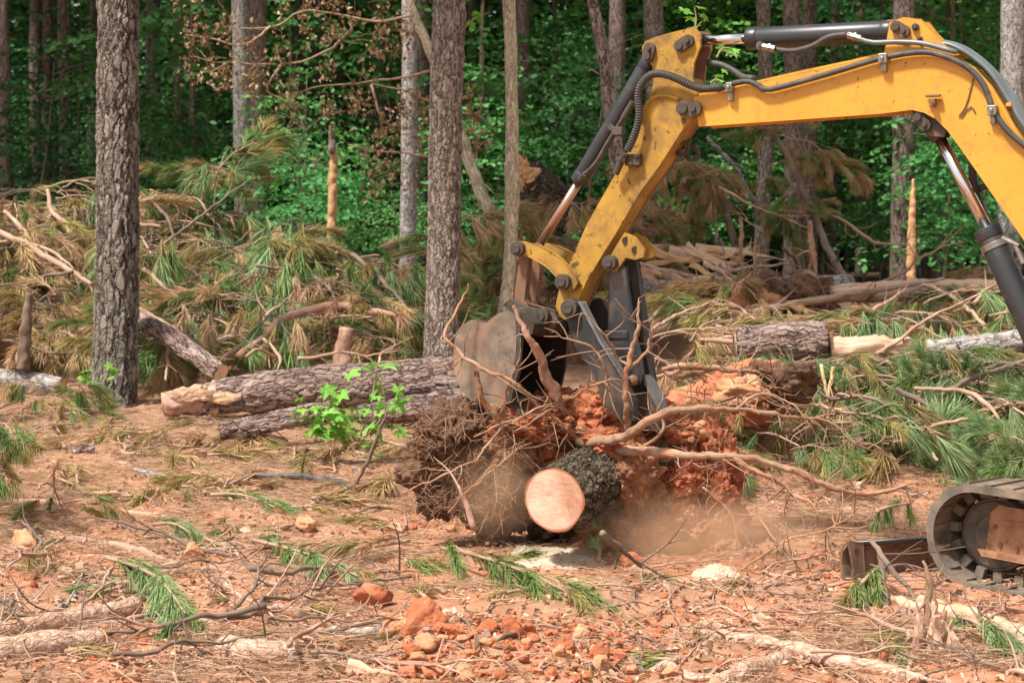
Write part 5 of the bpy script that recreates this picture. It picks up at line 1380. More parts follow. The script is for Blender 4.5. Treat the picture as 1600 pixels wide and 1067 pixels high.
cl = [(350 + .375 * x, .375 * y) for x, y in [(235, 70), (240, 190), (215, 240), (130, 330), (170, 310), (110, 350), (290, 360), (270, 420), (290, 480), (350, 140), (420, 110), (440, 140), (500, 140), (545, 50), (640, 130), (630, 200), (620, 230), (680, 200), (740, 120), (760, 160), (720, 210), (440, 300), (440, 480), (430, 440), (530, 390), (540, 460), (600, 400), (560, 440), (650, 530), (690, 500), (700, 560), (730, 540), (760, 440), (720, 470), (800, 420), (830, 470), (600, 680), (640, 720), (700, 680), (620, 780), (660, 640), (690, 740), (1020, 390), (1030, 450), (1040, 540), (1090, 600), (820, 580), (790, 760), (1020, 490), (330, 60), (350, 30), (440, 10), (480, 10), (660, 60), (10, 300), (20, 130)]]
cl += [(.375 * x, .375 * y) for x, y in [(770, 150), (820, 110), (850, 180), (920, 140), (940, 120), (790, 280), (800, 310), (860, 300), (910, 330), (970, 310), (1040, 180), (1040, 350), (730, 5), (830, 5), (880, 290)]]
g = G(); rs = np.random.default_rng(21)
for x, y in cl:
    c = np.array(at(x, y, 24.15 + rs.uniform(-.15, .15))); n = int(rs.integers(13, 25))
    tw = c + [0, 0, .16]
    tube(g, [tw + rs.normal(size=3) * .12 + [0, 0, .08], tw, c - [0, 0, .05]], [.005, .005, .003], 4, .1, False)
    leaves(g, c + rs.normal(size=(n, 3)) * [.07, .06, .10], unit(rs.normal(size=(n, 3)) * [1, 1, .4]), .068, rs, 1.2)
tag(g.obj('leaves', MT['leaf_dead'], DB, smooth=False), kind='stuff')

# ------------------------------------------------------------------ heaps of cut pine boughs
def heap(n, px0, px1, py0, py1, f, keys, group, what, sc=(.8, 1.2), dz=(-.12, .1), per=9, dy=(-.3, .5), top=None, tilt=.35):
    out_ = []
    for k in range(n):
        for _ in range(40):
            px, py = rs.uniform(px0, px1), rs.uniform(py0, py1)
            if top is None or py > np.interp(px, *top): break
        Y = f(py) + rs.uniform(*dy); p = at(px, py, Y)
        p.z = max(p.z + rs.uniform(*dz), g1(p.x, p.y) + .05)
        a = rs.uniform(0, 6.28); s_ = rs.uniform(*sc)
        key = keys[int(rs.integers(len(keys)))]
        r = put_bough(key, p - Vector((math.cos(a), math.sin(a), 0)) * .5 * s_, a, (rs.uniform(-.3, .3), rs.uniform(-tilt, tilt)), s_, 'x', group); out_.append(r)
    label_rows(out_, what, per)
    return out_
topL = ([0, 60, 100, 140, 220, 240, 300, 360, 420, 520, 600, 650], [300, 300, 330, 345, 350, 360, 345, 335, 365, 380, 430, 490])
heap(44, -60, 150, 300, 560, YL, ['tan', 'olive', 'tan', 'olive', 'mixed'], 'withered boughs heaped left of the thick pine', 'withered tan pine bough left of thick pine', top=topL, per=9)
heap(34, 210, 420, 345, 570, YL, ['olive', 'mixed', 'green', 'green'], 'boughs heaped right of the thick pine', 'pine bough in heap right of thick pine', top=topL, per=9)
heap(34, 400, 640, 360, 570, YL, ['green', 'mixed', 'green', 'olive'], 'boughs heaped left of the reddish pine', 'green pine bough left of reddish pine', top=topL, per=9)
heap(26, 230, 640, 350, 530, YL, ['droop'], 'drooping boughs on the middle heap', 'drooping green bough on heap left of reddish pine', top=topL, per=9, tilt=.15, sc=(.8, 1.1), dz=(0, .2), dy=(-.7, .1))
heap(16, -40, 140, 300, 520, YL, ['droop_tan'], 'drooping withered boughs at the left', 'drooping straw coloured bough left of thick pine', top=topL, per=8, tilt=.15, sc=(.8, 1.1), dz=(0, .2), dy=(-.7, .1))
heap(16, 1330, 1650, 470, 650, YR, ['droop'], 'drooping boughs on the right heap', 'drooping bough on the right heap', per=8, tilt=.15, sc=(.7, .9), dz=(0, .15), dy=(-.6, .0))
heap(7, 300, 370, 290, 340, lambda y: 24.6, ['green'], 'upright green tips on the left heap', 'upturned green bough tip on left heap', per=9, tilt=.8)
heap(4, 110, 150, 290, 320, lambda y: 24.6, ['green'], 'green tips left of the thick pine', 'green bough tip just left of thick pine', per=9)
heap(58, 1235, 1660, 570, 725, YR, ['green', 'bright', 'bright', 'green', 'mixed'], 'fresh boughs heaped right of the clay', 'fresh green pine bough right of clay', per=11, sc=(.7, 1.05))
heap(12, 1420, 1660, 450, 560, YR, ['mixed', 'green', 'olive'], 'boughs on the upper right heap', 'pine bough on upper right heap', per=10, sc=(.8, 1.1))
heap(13, 1010, 1180, 465, 570, YR, ['mixed', 'olive', 'tan', 'green'], 'boughs between thumb and reddish log', 'drab pine bough between thumb and reddish log', per=9, sc=(.7, 1.0))
heap(16, 720, 960, 345, 480, lambda y: 23.6, ['tan', 'mixed', 'olive'], 'boughs behind the bucket links', 'tan pine bough behind the bucket links', per=8)
heap(8, 900, 1000, 250, 380, lambda y: 24.5, ['tan', 'mixed'], 'boughs behind the stick arm', 'tan pine bough hanging behind stick arm', per=8, sc=(.6, .9), tilt=.6)
heap(9, 1050, 1120, 200, 300, lambda y: 25, ['mixed', 'tan'], 'sprays under the boom pivot', 'hanging pine spray under boom pivot', per=8, sc=(.5, .7), tilt=.6)
heap(9, 1160, 1260, 200, 360, lambda y: 25, ['mixed', 'green', 'olive'], 'sprays on the dark leaning branch', 'pine spray on dark leaning branch', per=8, sc=(.5, .7), tilt=.6)
heap(6, 1500, 1600, 350, 440, lambda y: 25, ['tan', 'olive'], 'tan sprays behind the boom cylinder', 'tan pine spray behind boom cylinder', per=8, sc=(.6, .9))
heap(7, -30, 90, 640, 790, lambda y: 14.6 - (y - 640) / 150 * 1.6, ['mixed', 'green', 'olive'], 'sprays at the left edge of the clearing', 'hanging pine spray at left picture edge', per=8, sc=(.5, .65), dz=(.05, .2))
heap(8, -30, 130, 580, 650, lambda y: 18.6, ['mixed', 'olive', 'green'], 'sprays left of the pine foot', 'pine spray beside foot of thick pine', per=8, sc=(.5, .7))
heap(7, 1540, 1650, 690, 745, lambda y: 14.4, ['bright'], 'bright sprays above the track', 'bright green pine spray above the track', per=8, sc=(.5, .7))
heap(8, 1050, 1280, 640, 720, lambda y: 14.4, ['green', 'mixed'], 'sprays at the clay heap foot', 'pine spray at foot of clay heap', per=8, sc=(.4, .6))
for L_ in BOUGH.values():
    for b, _ in L_: pass
# bare branch litter in the heaps
BR = []
for k in range(6):
    rs2 = np.random.default_rng(700 + k); t = thing('bare_branch', 'bare branch', 'branch')
    L = rs2.uniform(1.0, 2.0); u = np.linspace(0, 1, 6); P = np.stack([u * L, np.cumsum(rs2.normal(size=6) * .07), np.cumsum(rs2.normal(size=6) * .06)], 1)
    g = G(); PP, D = tube(g, P, np.linspace(.022, .005, 6), 7, .06, True, .12, 12, k, .02); g.obj('stem', MT[('branch', 'branch_dark', 'branch_peeled')[k % 3]], t)
    for j in range(6):
        i = int(rs2.integers(2, len(PP))); p = PP[i]; l = rs2.uniform(.15, .6); d = unit(D[i] * .8 + rs2.normal(size=3) * .5)
        g = G(); tube(g, [p, p + d * l * .5, p + d * l * .5 + unit(d + rs2.normal(size=3) * .4) * l * .5], [.009, .006, .002], 5, .08, False); g.obj('twig', MT[('branch', 'branch_dark', 'branch_peeled')[k % 3]], t)
    BR.append((t, spec_of(t)))
def bare(n, px0, px1, py0, py1, f, group, what, sc=(.6, 1.1), dy=(-.6, .2), tilt=.45, per=9, ground=False, dz=(.0, .15)):
    o_ = []
    for k in range(n):
        px, py = rs.uniform(px0, px1), rs.uniform(py0, py1)
        if ground: p = gnd(px, py, .02)
        else: p = at(px, py, f(py) + rs.uniform(*dy)); p.z = max(p.z + rs.uniform(*dz), g1(p.x, p.y) + .03)
        a = rs.uniform(0, 6.28); s_ = rs.uniform(*sc); b, sp = BR[int(rs.integers(6))]
        r = copy_thing(b, sp, p - Vector((math.cos(a), math.sin(a), 0)) * .6 * s_, a, (rs.uniform(0, 6.28) if not ground else rs.uniform(-.3, .3), rs.uniform(-tilt, tilt)), s_)
        tag(r, 'x', 'branch', group); o_.append(r)
    label_rows(o_, what, per)
bare(14, -30, 330, 330, 590, YL, 'bare branches in the left heap', 'bare branch sticking out of the left heap')
bare(12, 330, 640, 380, 580, YL, 'bare branches in the middle heap', 'bare branch in heap left of reddish pine')
bare(20, 1040, 1640, 440, 720, YR, 'bare branches in the right heap', 'bare branch in heap right of thumb', per=10)
bare(9, 850, 1300, 300, 460, lambda y: 24.5, 'bare branches behind the arm', 'bare branch behind the excavator arm', per=8)
bare(16, 180, 700, 640, 740, None, 'bare branches on the needle floor', 'thin bare branch on needles behind the clearing', (.3, .6), tilt=.06, ground=True, per=8)
bare(10, 1180, 1440, 760, 930, None, 'bare twigs left of the blade', 'thin bare twig left of dozer blade', (.3, .5), tilt=.1, ground=True, per=8)

bare(34, -20, 640, 840, 1060, None, 'bare twigs on the lower left litter', 'bare twig in the lower left litter', (.2, .5), tilt=.12, ground=True, per=9)
bare(26, 960, 1620, 880, 1062, None, 'bare twigs on the lower right litter', 'bare twig in the lower right litter', (.2, .45), tilt=.12, ground=True, per=9)
bp = []
for k in range(120):
    px, py = rs.uniform(0, 1600), rs.uniform(660, 1062)
    if 640 < px < 1150 and py < 860: continue
    p = gnd(px, py, .012); a = rs.uniform(0, 6.28); L = rs.uniform(.06, .26); d = Vector((math.cos(a), math.sin(a), rs.normal() * .15)) * L * .5
    t = thing('bark_piece', 'x', 'bark', p, 'bark and wood pieces on the clearing'); g = G(); splinter(g, p - d, p + d, L * rs.uniform(.18, .4), .018, k, 6)
    g.obj('piece', MT[('branch_peeled', 'branch', 'bark_log', 'wood_pale', 'branch_dark')[k % 5]], t, smooth=False); bp.append(t)
label_rows(bp, 'torn piece of bark on the clearing', 12)

bare(22, -20, 640, 850, 1050, None, 'bigger bare branches on the lower left litter', 'stout bare branch in the lower left litter', (.45, .8), tilt=.08, ground=True, per=9)

bare(14, 1000, 1600, 900, 1050, None, 'bigger bare branches on the lower right litter', 'stout bare branch in the lower right litter', (.4, .7), tilt=.08, ground=True, per=9)

# ------------------------------------------------------------------ foreground logs and branches
def G_(px, py, r, dz=0.0, lift=1.0):
    """a pixel on the ground turned into (px, py, Y, r_px) for stick() and log()"""
    p = gnd(px, py + r * .6)
    return (px, py, p.y - .01, r)
def gstick(label, pts, mat='branch_peeled', twigs=3, seed=0, cat='branch', name='branch', **kw):
    return stick(label, [G_(x, y, r) for x, y, r in pts], mat, name, cat, twigs, seed, **kw)
def glog(label, pts, mat, seed, cuts=(1, 1), ring='rings_small', **kw):
    return log(kw.pop('name', 'log'), label, [G_(x, y, r) for x, y, r in pts], mat, kw.pop('cat', 'log'), cuts, seed=seed, ring=ring, **kw)
glog('peeled orange log at lower left under a green pine spray', [(-40, 998, 17), (60, 980, 18), (140, 964, 17), (212, 948, 16)], 'bark_young', 31, n=48, step=.02)
glog('thicker pinkish log lying below the peeled one at lower left', [(-50, 1028, 25), (60, 1013, 24), (155, 1000, 20)], 'bark_young', 32, n=48, step=.02, rough=.12)
gstick('long thin branch crossing over both lower left logs', [(-10, 1042, 5), (50, 1018, 5), (125, 987, 5), (190, 972, 5), (245, 958, 5), (292, 942, 5), (345, 945, 4), (394, 955, 3)], 'branch', 5, 1)
gstick('arched branch lying left of centre on the litter', [(62, 856, 4), (94, 845, 6), (150, 846, 7), (220, 860, 7), (268, 880, 6), (295, 888, 5)], 'branch', 4, 2)
gstick('thick crooked branch beside the green pine spray', [(248, 966, 6), (328, 971, 7), (375, 962, 7), (435, 952, 8), (480, 960, 6)], 'bark_young', 4, 3)
gstick('branch lying above the crooked branch at lower left', [(98, 922, 3), (150, 918, 5), (200, 912, 4), (262, 926, 4), (340, 932, 3)], 'branch', 5, 4)
gstick('forked branch arching toward the red clods', [(258, 895, 4), (330, 890, 5), (380, 905, 5), (450, 918, 4), (500, 922, 3)], 'branch', 5, 5)
gstick('twisted branch below the arched branch', [(340, 900, 4), (370, 930, 5), (410, 948, 4), (440, 975, 4)], 'branch_peeled', 4, 6)
gstick('thin crossing stick at lower left', [(60, 970, 4), (95, 950, 4), (122, 928, 4)], 'bark_grey', 1, 7)
glog('white barked branch beside the big red clod', [(500, 986, 7), (560, 988, 9), (612, 986, 10)], 'birch', 33)
glog('brown round log half buried at the bottom left', [(350, 1012, 20), (400, 1022, 24), (462, 1022, 20)], 'bark_young', 34, rough=.15)
gstick('thin long twig slanting over the brown round log', [(430, 975, 3), (480, 1000, 3), (540, 1040, 3), (580, 1072, 2)], 'branch', 2, 8)
gstick('short broken branch left of the red clods', [(470, 950, 6), (492, 930, 7), (522, 928, 5)], 'branch_peeled', 2, 9)
gstick('small grey stick on the sandy soil left of centre', [(212, 735, 4), (240, 742, 5), (265, 746, 3)], 'bark_grey', 0, 10)
gstick('grey peeled log piece at the left edge of the clearing', [(-10, 786, 6), (50, 786, 8), (100, 788, 7)], 'branch_peeled', 1, 11)
gstick('pale split board lying left of centre', [(175, 800, 7), (215, 803, 7), (262, 806, 5)], 'wood_pale', 0, 12)
stick('black pipe lying on the needles left of the root ball', [(x, y, gnd(x, y + 3).y - .3, r) for x, y, r in [(378, 744, 4), (430, 742, 5), (480, 745, 5), (530, 754, 5), (556, 762, 4)]], 'hose', 'pipe', 'pipe', 0, 13)
gstick('pink barked long log at the bottom right', [(1085, 984, 9), (1130, 995, 12), (1185, 1005, 14), (1250, 1015, 14), (1300, 1032, 14), (1370, 1045, 13), (1440, 1060, 12)], 'bark_young', 5, 14, n=16, cat='log', name='log')
glog('short rounded log at the bottom right of centre', [(1120, 1070, 15), (1165, 1052, 18), (1228, 1032, 16)], 'bark_young', 35, n=48, step=.02)
gstick('curved branch at the bottom centre with broken end', [(1018, 1048, 7), (1045, 1040, 9), (1080, 1055, 9), (1120, 1060, 8)], 'bark_young', 3, 15)
gstick('thin arching branch on bare soil right of centre', [(1045, 1028, 2.5), (1060, 985, 3), (1095, 950, 4), (1130, 942, 4), (1165, 950, 4), (1190, 975, 4), (1205, 990, 3)], 'branch', 6, 16)
gstick('long pale forked branch in front of the sawn stump', [(975, 822, 2), (1020, 838, 3), (1065, 862, 4), (1105, 890, 4), (1150, 918, 4), (1165, 940, 5), (1190, 960, 5), (1225, 985, 4), (1290, 1010, 4)], 'branch', 9, 17)
gstick('thin branch running to the left of the forked branch', [(978, 888, 2), (1010, 890, 3), (1070, 910, 3), (1120, 920, 3), (1160, 932, 3)], 'branch', 6, 18)
stick('dark stick leaning up from soil under the sawn stump', [(940, 834, 11.0, 5), (965, 855, 11.1, 5), (1005, 888, 11.2, 3)], 'branch_dark', 'branch', 'branch', 2, 19)
stick('small prop stick under the leaning dark stick', [(968, 862, 11.1, 3), (958, 890, 11.1, 3)], 'branch_dark', 'branch', 'branch', 0, 20)
gstick('dark speckled stick standing left of the root ball', [(556, 752, 2), (575, 735, 3)], 'branch_dark', 0, 21)
stick('speckled stick rising beside the leafy sprout', [(558, 756, 14.0, 3), (578, 715, 13.95, 3.5), (598, 668, 13.9, 3), (606, 640, 13.9, 2)], 'branch_dark', 'branch', 'branch', 2, 22)
stick('broken stake standing left of the sawn stump', [(744, 826, 11.5, 5), (732, 798, 11.5, 5), (714, 757, 11.5, 4)], 'branch_peeled', 'branch', 'branch', 1, 23)
glog('pale splintered log in front of the dozer blade', [(1335, 912, 3), (1380, 932, 8), (1440, 952, 9), (1500, 962, 9)], 'wood_pale', 36, cuts=(0, 0), rough=.2)
glog('long peeled log lying before the track', [(1440, 940, 10), (1500, 960, 15), (1560, 980, 16), (1640, 1006, 16)], 'wood_pale', 37, rough=.16, n=24)
glog('grey barked log below the peeled log before the track', [(1480, 972, 9), (1540, 992, 11), (1640, 1018, 12)], 'bark_young', 38, n=24)
stick('short upright stub before the track', [(1556, 972, 10.2, 5), (1560, 934, 10.2, 5)], 'branch_peeled', 'branch', 'branch', 0, 24)
stick('scaly dark branch leaning on the dozer blade, longer', [(1362, 845, 10.75, 4), (1395, 885, 10.6, 5), (1438, 945, 10.4, 4)], 'branch_dark', 'branch', 'branch', 3, 25)
stick('scaly dark branch leaning on the dozer blade, shorter', [(1374, 868, 10.7, 3), (1380, 910, 10.5, 4), (1392, 965, 10.3, 3)], 'branch_dark', 'branch', 'branch', 2, 26)
gstick('stick lying across the green tuft by the blade', [(1322, 985, 4), (1345, 960, 5), (1362, 936, 5)], 'branch_dark', 0, 27)
gstick('thin twig left of the green tuft by the blade', [(1278, 945, 3), (1300, 938, 4), (1330, 925, 2)], 'branch_dark', 2, 28)
# torn stump of pale splinters at lower right, orange torn stump at the bottom
def torn(label, px, py, Y, w, h, n, mat, seed, lean=0.0):
    b = at(px, py, Y); t = thing('torn_stump', label, 'stump', b)
    rs = np.random.default_rng(seed)
    for k in range(n):
        u = rs.uniform(-1, 1); hh = h * rs.uniform(.35, 1) * (1.1 - .5 * abs(u))
        p = b + Vector((u * w * .6, rs.uniform(-.6, .6) * w, -.06)); q = p + Vector((u * w * .25 + lean * hh + rs.normal() * .03, rs.normal() * .03, hh))
        g = G(); splinter(g, p, q, rs.uniform(.05, .10), rs.uniform(.03, .05), seed + k, 8)
        g.obj('splinter', MT[mat if k % 3 else 'branch_peeled'], t, smooth=False)
    return t
torn('torn stump of pale shredded wood at the lower right', 1462, 1050, 8.85, .15, .44, 34, 'wood_pale', 61, -.05)
stick('twisted red root standing up from the torn stump', [(1452, 985, 9.3, 7), (1448, 945, 9.3, 6), (1452, 905, 9.3, 6), (1443, 875, 9.3, 3)], 'root', 'root', 'root', 3, 29)
for k, (x0, y0, x1, y1) in enumerate(((1470, 985, 1505, 1060), (1430, 960, 1415, 1055), (1480, 960, 1530, 1075))):
    gstick(('pale strip hanging right of the torn stump', 'pale strip fallen left of the torn stump', 'long pale strip at far right of the torn stump')[k], [(x0, y0, 6), ((x0 + x1) / 2 + 6, (y0 + y1) / 2, 7), (x1, y1, 4)], 'wood_pale', 1, 30 + k, cat='splinter', name='splinter')
torn('torn orange wood stump at the bottom edge', 945, 1085, 8.55, .13, .26, 14, 'wood_orange', 62, -.15)

# ------------------------------------------------------------------ green and withered sprays lying in the foreground
def spray(label, P, colour, n, sc, seed, kind=('frond', 'out'), lift=.03, group=None):
    rs = np.random.default_rng(seed)
    pts = [gnd(x, y, lift + z) for x, y, z in P]
    t = thing('pine_spray', label, 'branch', pts[0], group)
    g = G(); PP, D = tube(g, pts, np.linspace(.014, .005, len(pts)), 7, .04, True, .1, 12, seed); g.obj('stem', MT['branch'], t)
    for k in range(n):
        u = (k + .6) / n; i = min(len(PP) - 1, int(u * (len(PP) - 1))); a = math.atan2(D[i][1], D[i][0]) + rs.uniform(-.5, .5)
        add_tuft(t, kind[int(rs.integers(len(kind)))], colour[int(rs.integers(len(colour)))], Vector(PP[i]) - pts[0] + Vector((0, 0, rs.uniform(0, .03))), a, sc * rs.uniform(.8, 1.15), rs, rs.uniform(-.05, .2))
    return t
spray('bright green pine spray draped over the lower left log', [(165, 922, .12), (215, 940, .14), (255, 965, .12), (290, 1000, .06)], ['bright', 'bright', 'green'], 11, .85, 1, lift=.06)
spray('small green spray left of the draped bright one', [(190, 945, .06), (150, 940, .02)], ['bright', 'green'], 4, .6, 2)
spray('drab green pine spray in front of the sawdust', [(690, 885, .06), (750, 905, .10), (820, 925, .08), (890, 950, .03)], ['green', 'olive', 'green', 'tan'], 13, .95, 3)
spray('green spray with a bare stem left of the red clods', [(395, 862, .04), (440, 880, .06), (500, 900, .05), (560, 918, .02)], ['bright', 'green', 'olive'], 9, .8, 4)
spray('withered spray right of the bare stemmed green one', [(640, 870, .05), (560, 880, .05), (500, 870, .03)], ['tan', 'olive', 'tan'], 8, .9, 5)
spray('olive pine spray fanned out below the leafy sprout', [(640, 720, .08), (580, 712, .10), (520, 718, .06), (470, 735, .02)], ['olive', 'tan', 'olive', 'green'], 14, 1.15, 6)
spray('olive tuft by the dozer blade', [(1375, 930, .10), (1345, 950, .09), (1315, 975, .03)], ['green', 'olive', 'green'], 10, .75, 7, ('hang', 'out', 'frond'))
spray('green tuft below the logs before the track', [(1480, 985, .05), (1520, 1005, .06), (1560, 1025, .02)], ['green', 'olive', 'bright'], 9, .75, 8)
spray('green tuft lying on the dozer blade', [(1370, 872, .24), (1395, 865, .26), (1425, 855, .25)], ['bright', 'green'], 5, .55, 9, ('out', 'hang'))
spray('grassy green tuft under the sawn stump', [(935, 890, .02), (940, 872, .10), (945, 850, .14)], ['bright', 'green'], 7, .6, 10, ('up', 'out'))
spray('withered spray at the left of the clearing', [(240, 690, .03), (180, 690, .04), (130, 700, .02)], ['tan', 'olive'], 8, 1.0, 11)
spray('tan spray hanging in front of the arched branch', [(100, 860, .04), (70, 875, .03), (40, 890, .02)], ['tan', 'olive'], 7, .7, 12)
spray('green spray beside the pale split board', [(240, 835, .04), (270, 838, .05), (300, 850, .02)], ['bright', 'green'], 5, .6, 13)
spray('green spray on the litter left of the root ball', [(330, 785, .03), (380, 790, .04), (430, 805, .02)], ['green', 'bright'], 6, .7, 14)
small = []
rs = np.random.default_rng(31)
for k in range(46):
    px, py = rs.uniform(0, 1600), rs.uniform(690, 1050)
    if 660 < px < 1150 and py < 850: px = px - 560
    c = [['tan', 'olive'], ['tan'], ['green', 'olive'], ['tan', 'tan', 'olive']][k % 4]
    a = rs.uniform(0, 6.28); small.append(spray('x', [(px, py, .01), (px + 40 * math.cos(a), py + 14 * math.sin(a), .02)], c, 4, rs.uniform(.6, .95), 100 + k, lift=.01, group='small withered sprays on the soil'))
for k in range(44):
    px, py = rs.uniform(60, 690), rs.uniform(650, 800)
    if px > 620 and py > 690: px -= 300
    a = rs.uniform(0, 6.28); small.append(spray('x', [(px, py, .02), (px + 50 * math.cos(a), py + 14 * math.sin(a), .05)], [['tan', 'tan', 'olive'], ['tan'], ['olive', 'tan']][k % 3], 4, rs.uniform(.9, 1.35), 200 + k, lift=.02, group='small withered sprays on the soil'))
label_rows(small, 'small pine needle tuft on the clearing', 8)

# ------------------------------------------------------------------ sweetgum sprouts with star shaped leaves
def star_leaf(seed):
    g = G(); V = [(0, 0, 0)]; rs = np.random.default_rng(seed)
    tips = [(-2.25, .62), (-1.15, .86), (0, 1.0), (1.15, .86), (2.25, .62)]
    ring = []
    for k, (a, r) in enumerate(tips):
        a0 = a - .48 if k else a - .62
        ring.append((a0, .44)); ring.append((a - .25, r * .72)); ring.append((a, r)); ring.append((a + .25, r * .72))
    ring.append((2.25 + .62, .34))
    for a, r in ring:
        V.append((r * math.cos(a) + .12, r * math.sin(a), -.22 * r * r + .05 * rs.normal()))
    T = [(0, i, i + 1) for i in range(1, len(V) - 1)]
    c = rs.uniform(.2, .9)
    g.add(V, None, T, [(c, c, c)] * len(V)); return g.mesh('leaf', MT['leaf_lime'], smooth=False)
STAR = [star_leaf(k) for k in range(4)]
def sprout(label, stems, n, size, seed, cat='plant', name='sweetgum_sprout'):
    rs = np.random.default_rng(seed)
    b = at(*stems[0][0]); t = thing(name, label, cat, b)
    for P in stems:
        pts = [at(*p) for p in P]
        g = G(); PP, D = tube(g, pts, np.linspace(.008, .003, len(pts)), 5, .04, False); g.obj('stem', MT['branch'], t)
        for k in range(n):
            i = int(len(PP) * (.25 + .75 * (k + rs.uniform(0, 1)) / n)); i = min(i, len(PP) - 1)
            off = rs.normal(size=3) * [.09, .06, .05] * (size / .12)
            tubep = Vector(PP[i]); q = tubep + Vector(off)
            o = bpy.data.objects.new('leaf', STAR[int(rs.integers(4))]); COL.objects.link(o); o.parent = t
            o.location = q - b; o.scale = (size * rs.uniform(.5, 1.1),) * 3
            o.rotation_euler = (rs.uniform(-.6, .6) + .5, rs.uniform(-.5, .7), rs.uniform(0, 6.28))
    return t
sprout('bright green leafy sprout in front of the thick log', [[(560, 690, 16.2), (575, 650, 16.2), (585, 600, 16.2), (588, 568, 16.2)], [(555, 690, 16.2), (540, 650, 16.1), (530, 610, 16.1)], [(550, 690, 16.1), (515, 660, 16.1), (480, 640, 16.1), (460, 615, 16.1)], [(565, 690, 16.2), (600, 650, 16.1), (625, 630, 16.1)], [(545, 690, 16.0), (500, 675, 16.0), (480, 670, 16.0)], [(560, 690, 15.9), (540, 672, 15.9), (560, 655, 15.9)]], 14, .125, 1)
sprout('lime sprig hanging at the foot of the reddish pine', [[(740, 500, 23), (725, 470, 23), (700, 448, 23), (685, 446, 23)], [(740, 500, 23), (750, 480, 23), (758, 492, 23)]], 7, .11, 2)
sprout('lime leaf sprig at the top beside reddish pine', [[(722, 50, 23.2), (740, 30, 23.2), (765, 20, 23.2)]], 8, .12, 3)
sprout('lime leaf sprig behind the top of the stick arm', [[(1070, 60, 14), (1080, 45, 14), (1095, 40, 14)], [(1085, 50, 14), (1088, 30, 14), (1085, 12, 14)]], 6, .08, 4)
sprout('small leaf sprig left at the foot of thick pine', [[(140, 610, 19), (138, 585, 19), (145, 570, 19)], [(160, 600, 19), (170, 580, 19), (172, 570, 19)]], 5, .09, 5)
sprout('green leaf sprig below the boom cylinder hose', [[(1120, 90, 16), (1130, 75, 16), (1150, 78, 16)], [(1110, 130, 16), (1120, 122, 16), (1130, 118, 16)]], 5, .08, 6)

# ------------------------------------------------------------------ clods
CL = []
for k in range(7):
    g = G(); lump(g, (0, 0, 0), (1, .85, .72), 4, .16, 2.6, 30 + k, 13); CL.append(g)
CLM = {m: [g.mesh('clay_clod', MT[m]) for g in CL] for m in ('clay_red', 'clay_pale')}
def clod(px, py, r, m='clay_red', label='x', group=None, dz=.4):
    p = gnd(px, py + r * .5); s_ = r / ppm(p.y)
    o = bpy.data.objects.new('clay_clod', CLM[m][random.randrange(7)]); COL.objects.link(o)
    o.location = p + Vector((0, 0, s_ * dz)); o.scale = (s_, s_, s_); o.rotation_euler = (random.uniform(-.4, .4), random.uniform(-.4, .4), random.uniform(0, 6.28))
    return tag(o, label, 'clod', group)
clod(662, 958, 50, label='biggest red clay clod at the bottom centre')
clod(625, 976, 34, 'clay_pale', 'pale orange clod leaning on the biggest red clod', dz=.3)
clod(583, 930, 32, label='dark red clod left above the biggest clod')
clod(668, 1008, 26, 'clay_pale', 'pale clod in front of the biggest red clod')
clod(765, 977, 20, label='left red clod of the pair right of the biggest clod')
clod(800, 978, 24, label='right red clod of the pair right of the biggest clod')
clod(985, 876, 19, label='red clod under the leaning dark stick')
clod(45, 838, 30, 'clay_pale', 'flat tan clod at the left edge of the clearing', dz=.2)
clod(300, 860, 22, 'clay_pale', 'tan clod above the arched branches at left')
clod(478, 822, 20, 'clay_pale', 'round tan clod left of the drab spray')
clod(880, 1010, 22, label='red clod right of the clod heap')
clod(765, 900, 12, label='orange crumbly lump beside drab green spray')
cls = []
rs = np.random.default_rng(12)
for k in range(130):
    q = k % 5
    px, py = ((rs.uniform(680, 1000), rs.uniform(985, 1064)), (rs.normal(760, 130), rs.uniform(985, 1060)), (rs.uniform(20, 640), rs.uniform(800, 1060)), (rs.uniform(980, 1320), rs.uniform(830, 960)), (rs.uniform(640, 800), rs.uniform(800, 870)))[q]
    cls.append(clod(px, py, rs.uniform(6, 21) if q < 2 else rs.uniform(4, 10), ('clay_red', 'clay_pale')[int(rs.uniform() < .45)], group='small clay clods on the clearing'))
label_rows(cls, 'small clay clod on the clearing', 14)

# ------------------------------------------------------------------ litter nobody could count
rs = np.random.default_rng(55)
def scatter(n, y0=8.0, y1=21.0, wide=.42):
    u = rs.uniform(0, 1, n); y = 1 / (1 / y0 + u * (1 / y1 - 1 / y0)); x = rs.uniform(-wide, wide, n) * y
    return x, y
x, y = scatter(420000)
m = vnoise(P2(x * 1.1, y * 1.1), 61) * .6 + vnoise(P2(x * 4, y * 4), 62) * .5
far_k = np.interp(y, [8, 9.3, 11.5, 13, 15], [-.35, -.1, .0, .25, .8])
bare_ = np.exp(-((x - .35) / 1.0) ** 2 - ((y - 10.1) / .8) ** 2) * .7 + np.exp(-((x - 2.2) / 1.2) ** 2 - ((y - 12.2) / 1.0) ** 2) * .8 + np.exp(-((x - 1.1) / .9) ** 2 - ((y - 9.9) / .9) ** 2) * .7 + np.exp(-((x - .1) / .9) ** 2 - ((y - 8.9) / .5) ** 2) * .6
keep = rs.uniform(0, 1, len(x)) < np.clip(.30 + m * .9 + far_k - bare_, .02, 1)
x, y, m = x[keep], y[keep], m[keep]
n = len(x); z = gz(x, y) + rs.uniform(.002, .03, n) * np.clip(.6 + m * 1.5, .25, 2)
B = np.stack([x, y, z], 1); th = rs.uniform(0, 6.28, n) ; d = np.stack([np.cos(th), np.sin(th), rs.normal(size=n) * .14], 1)
g = G(); needles(g, B, d, .17, .0038, .12, rs)
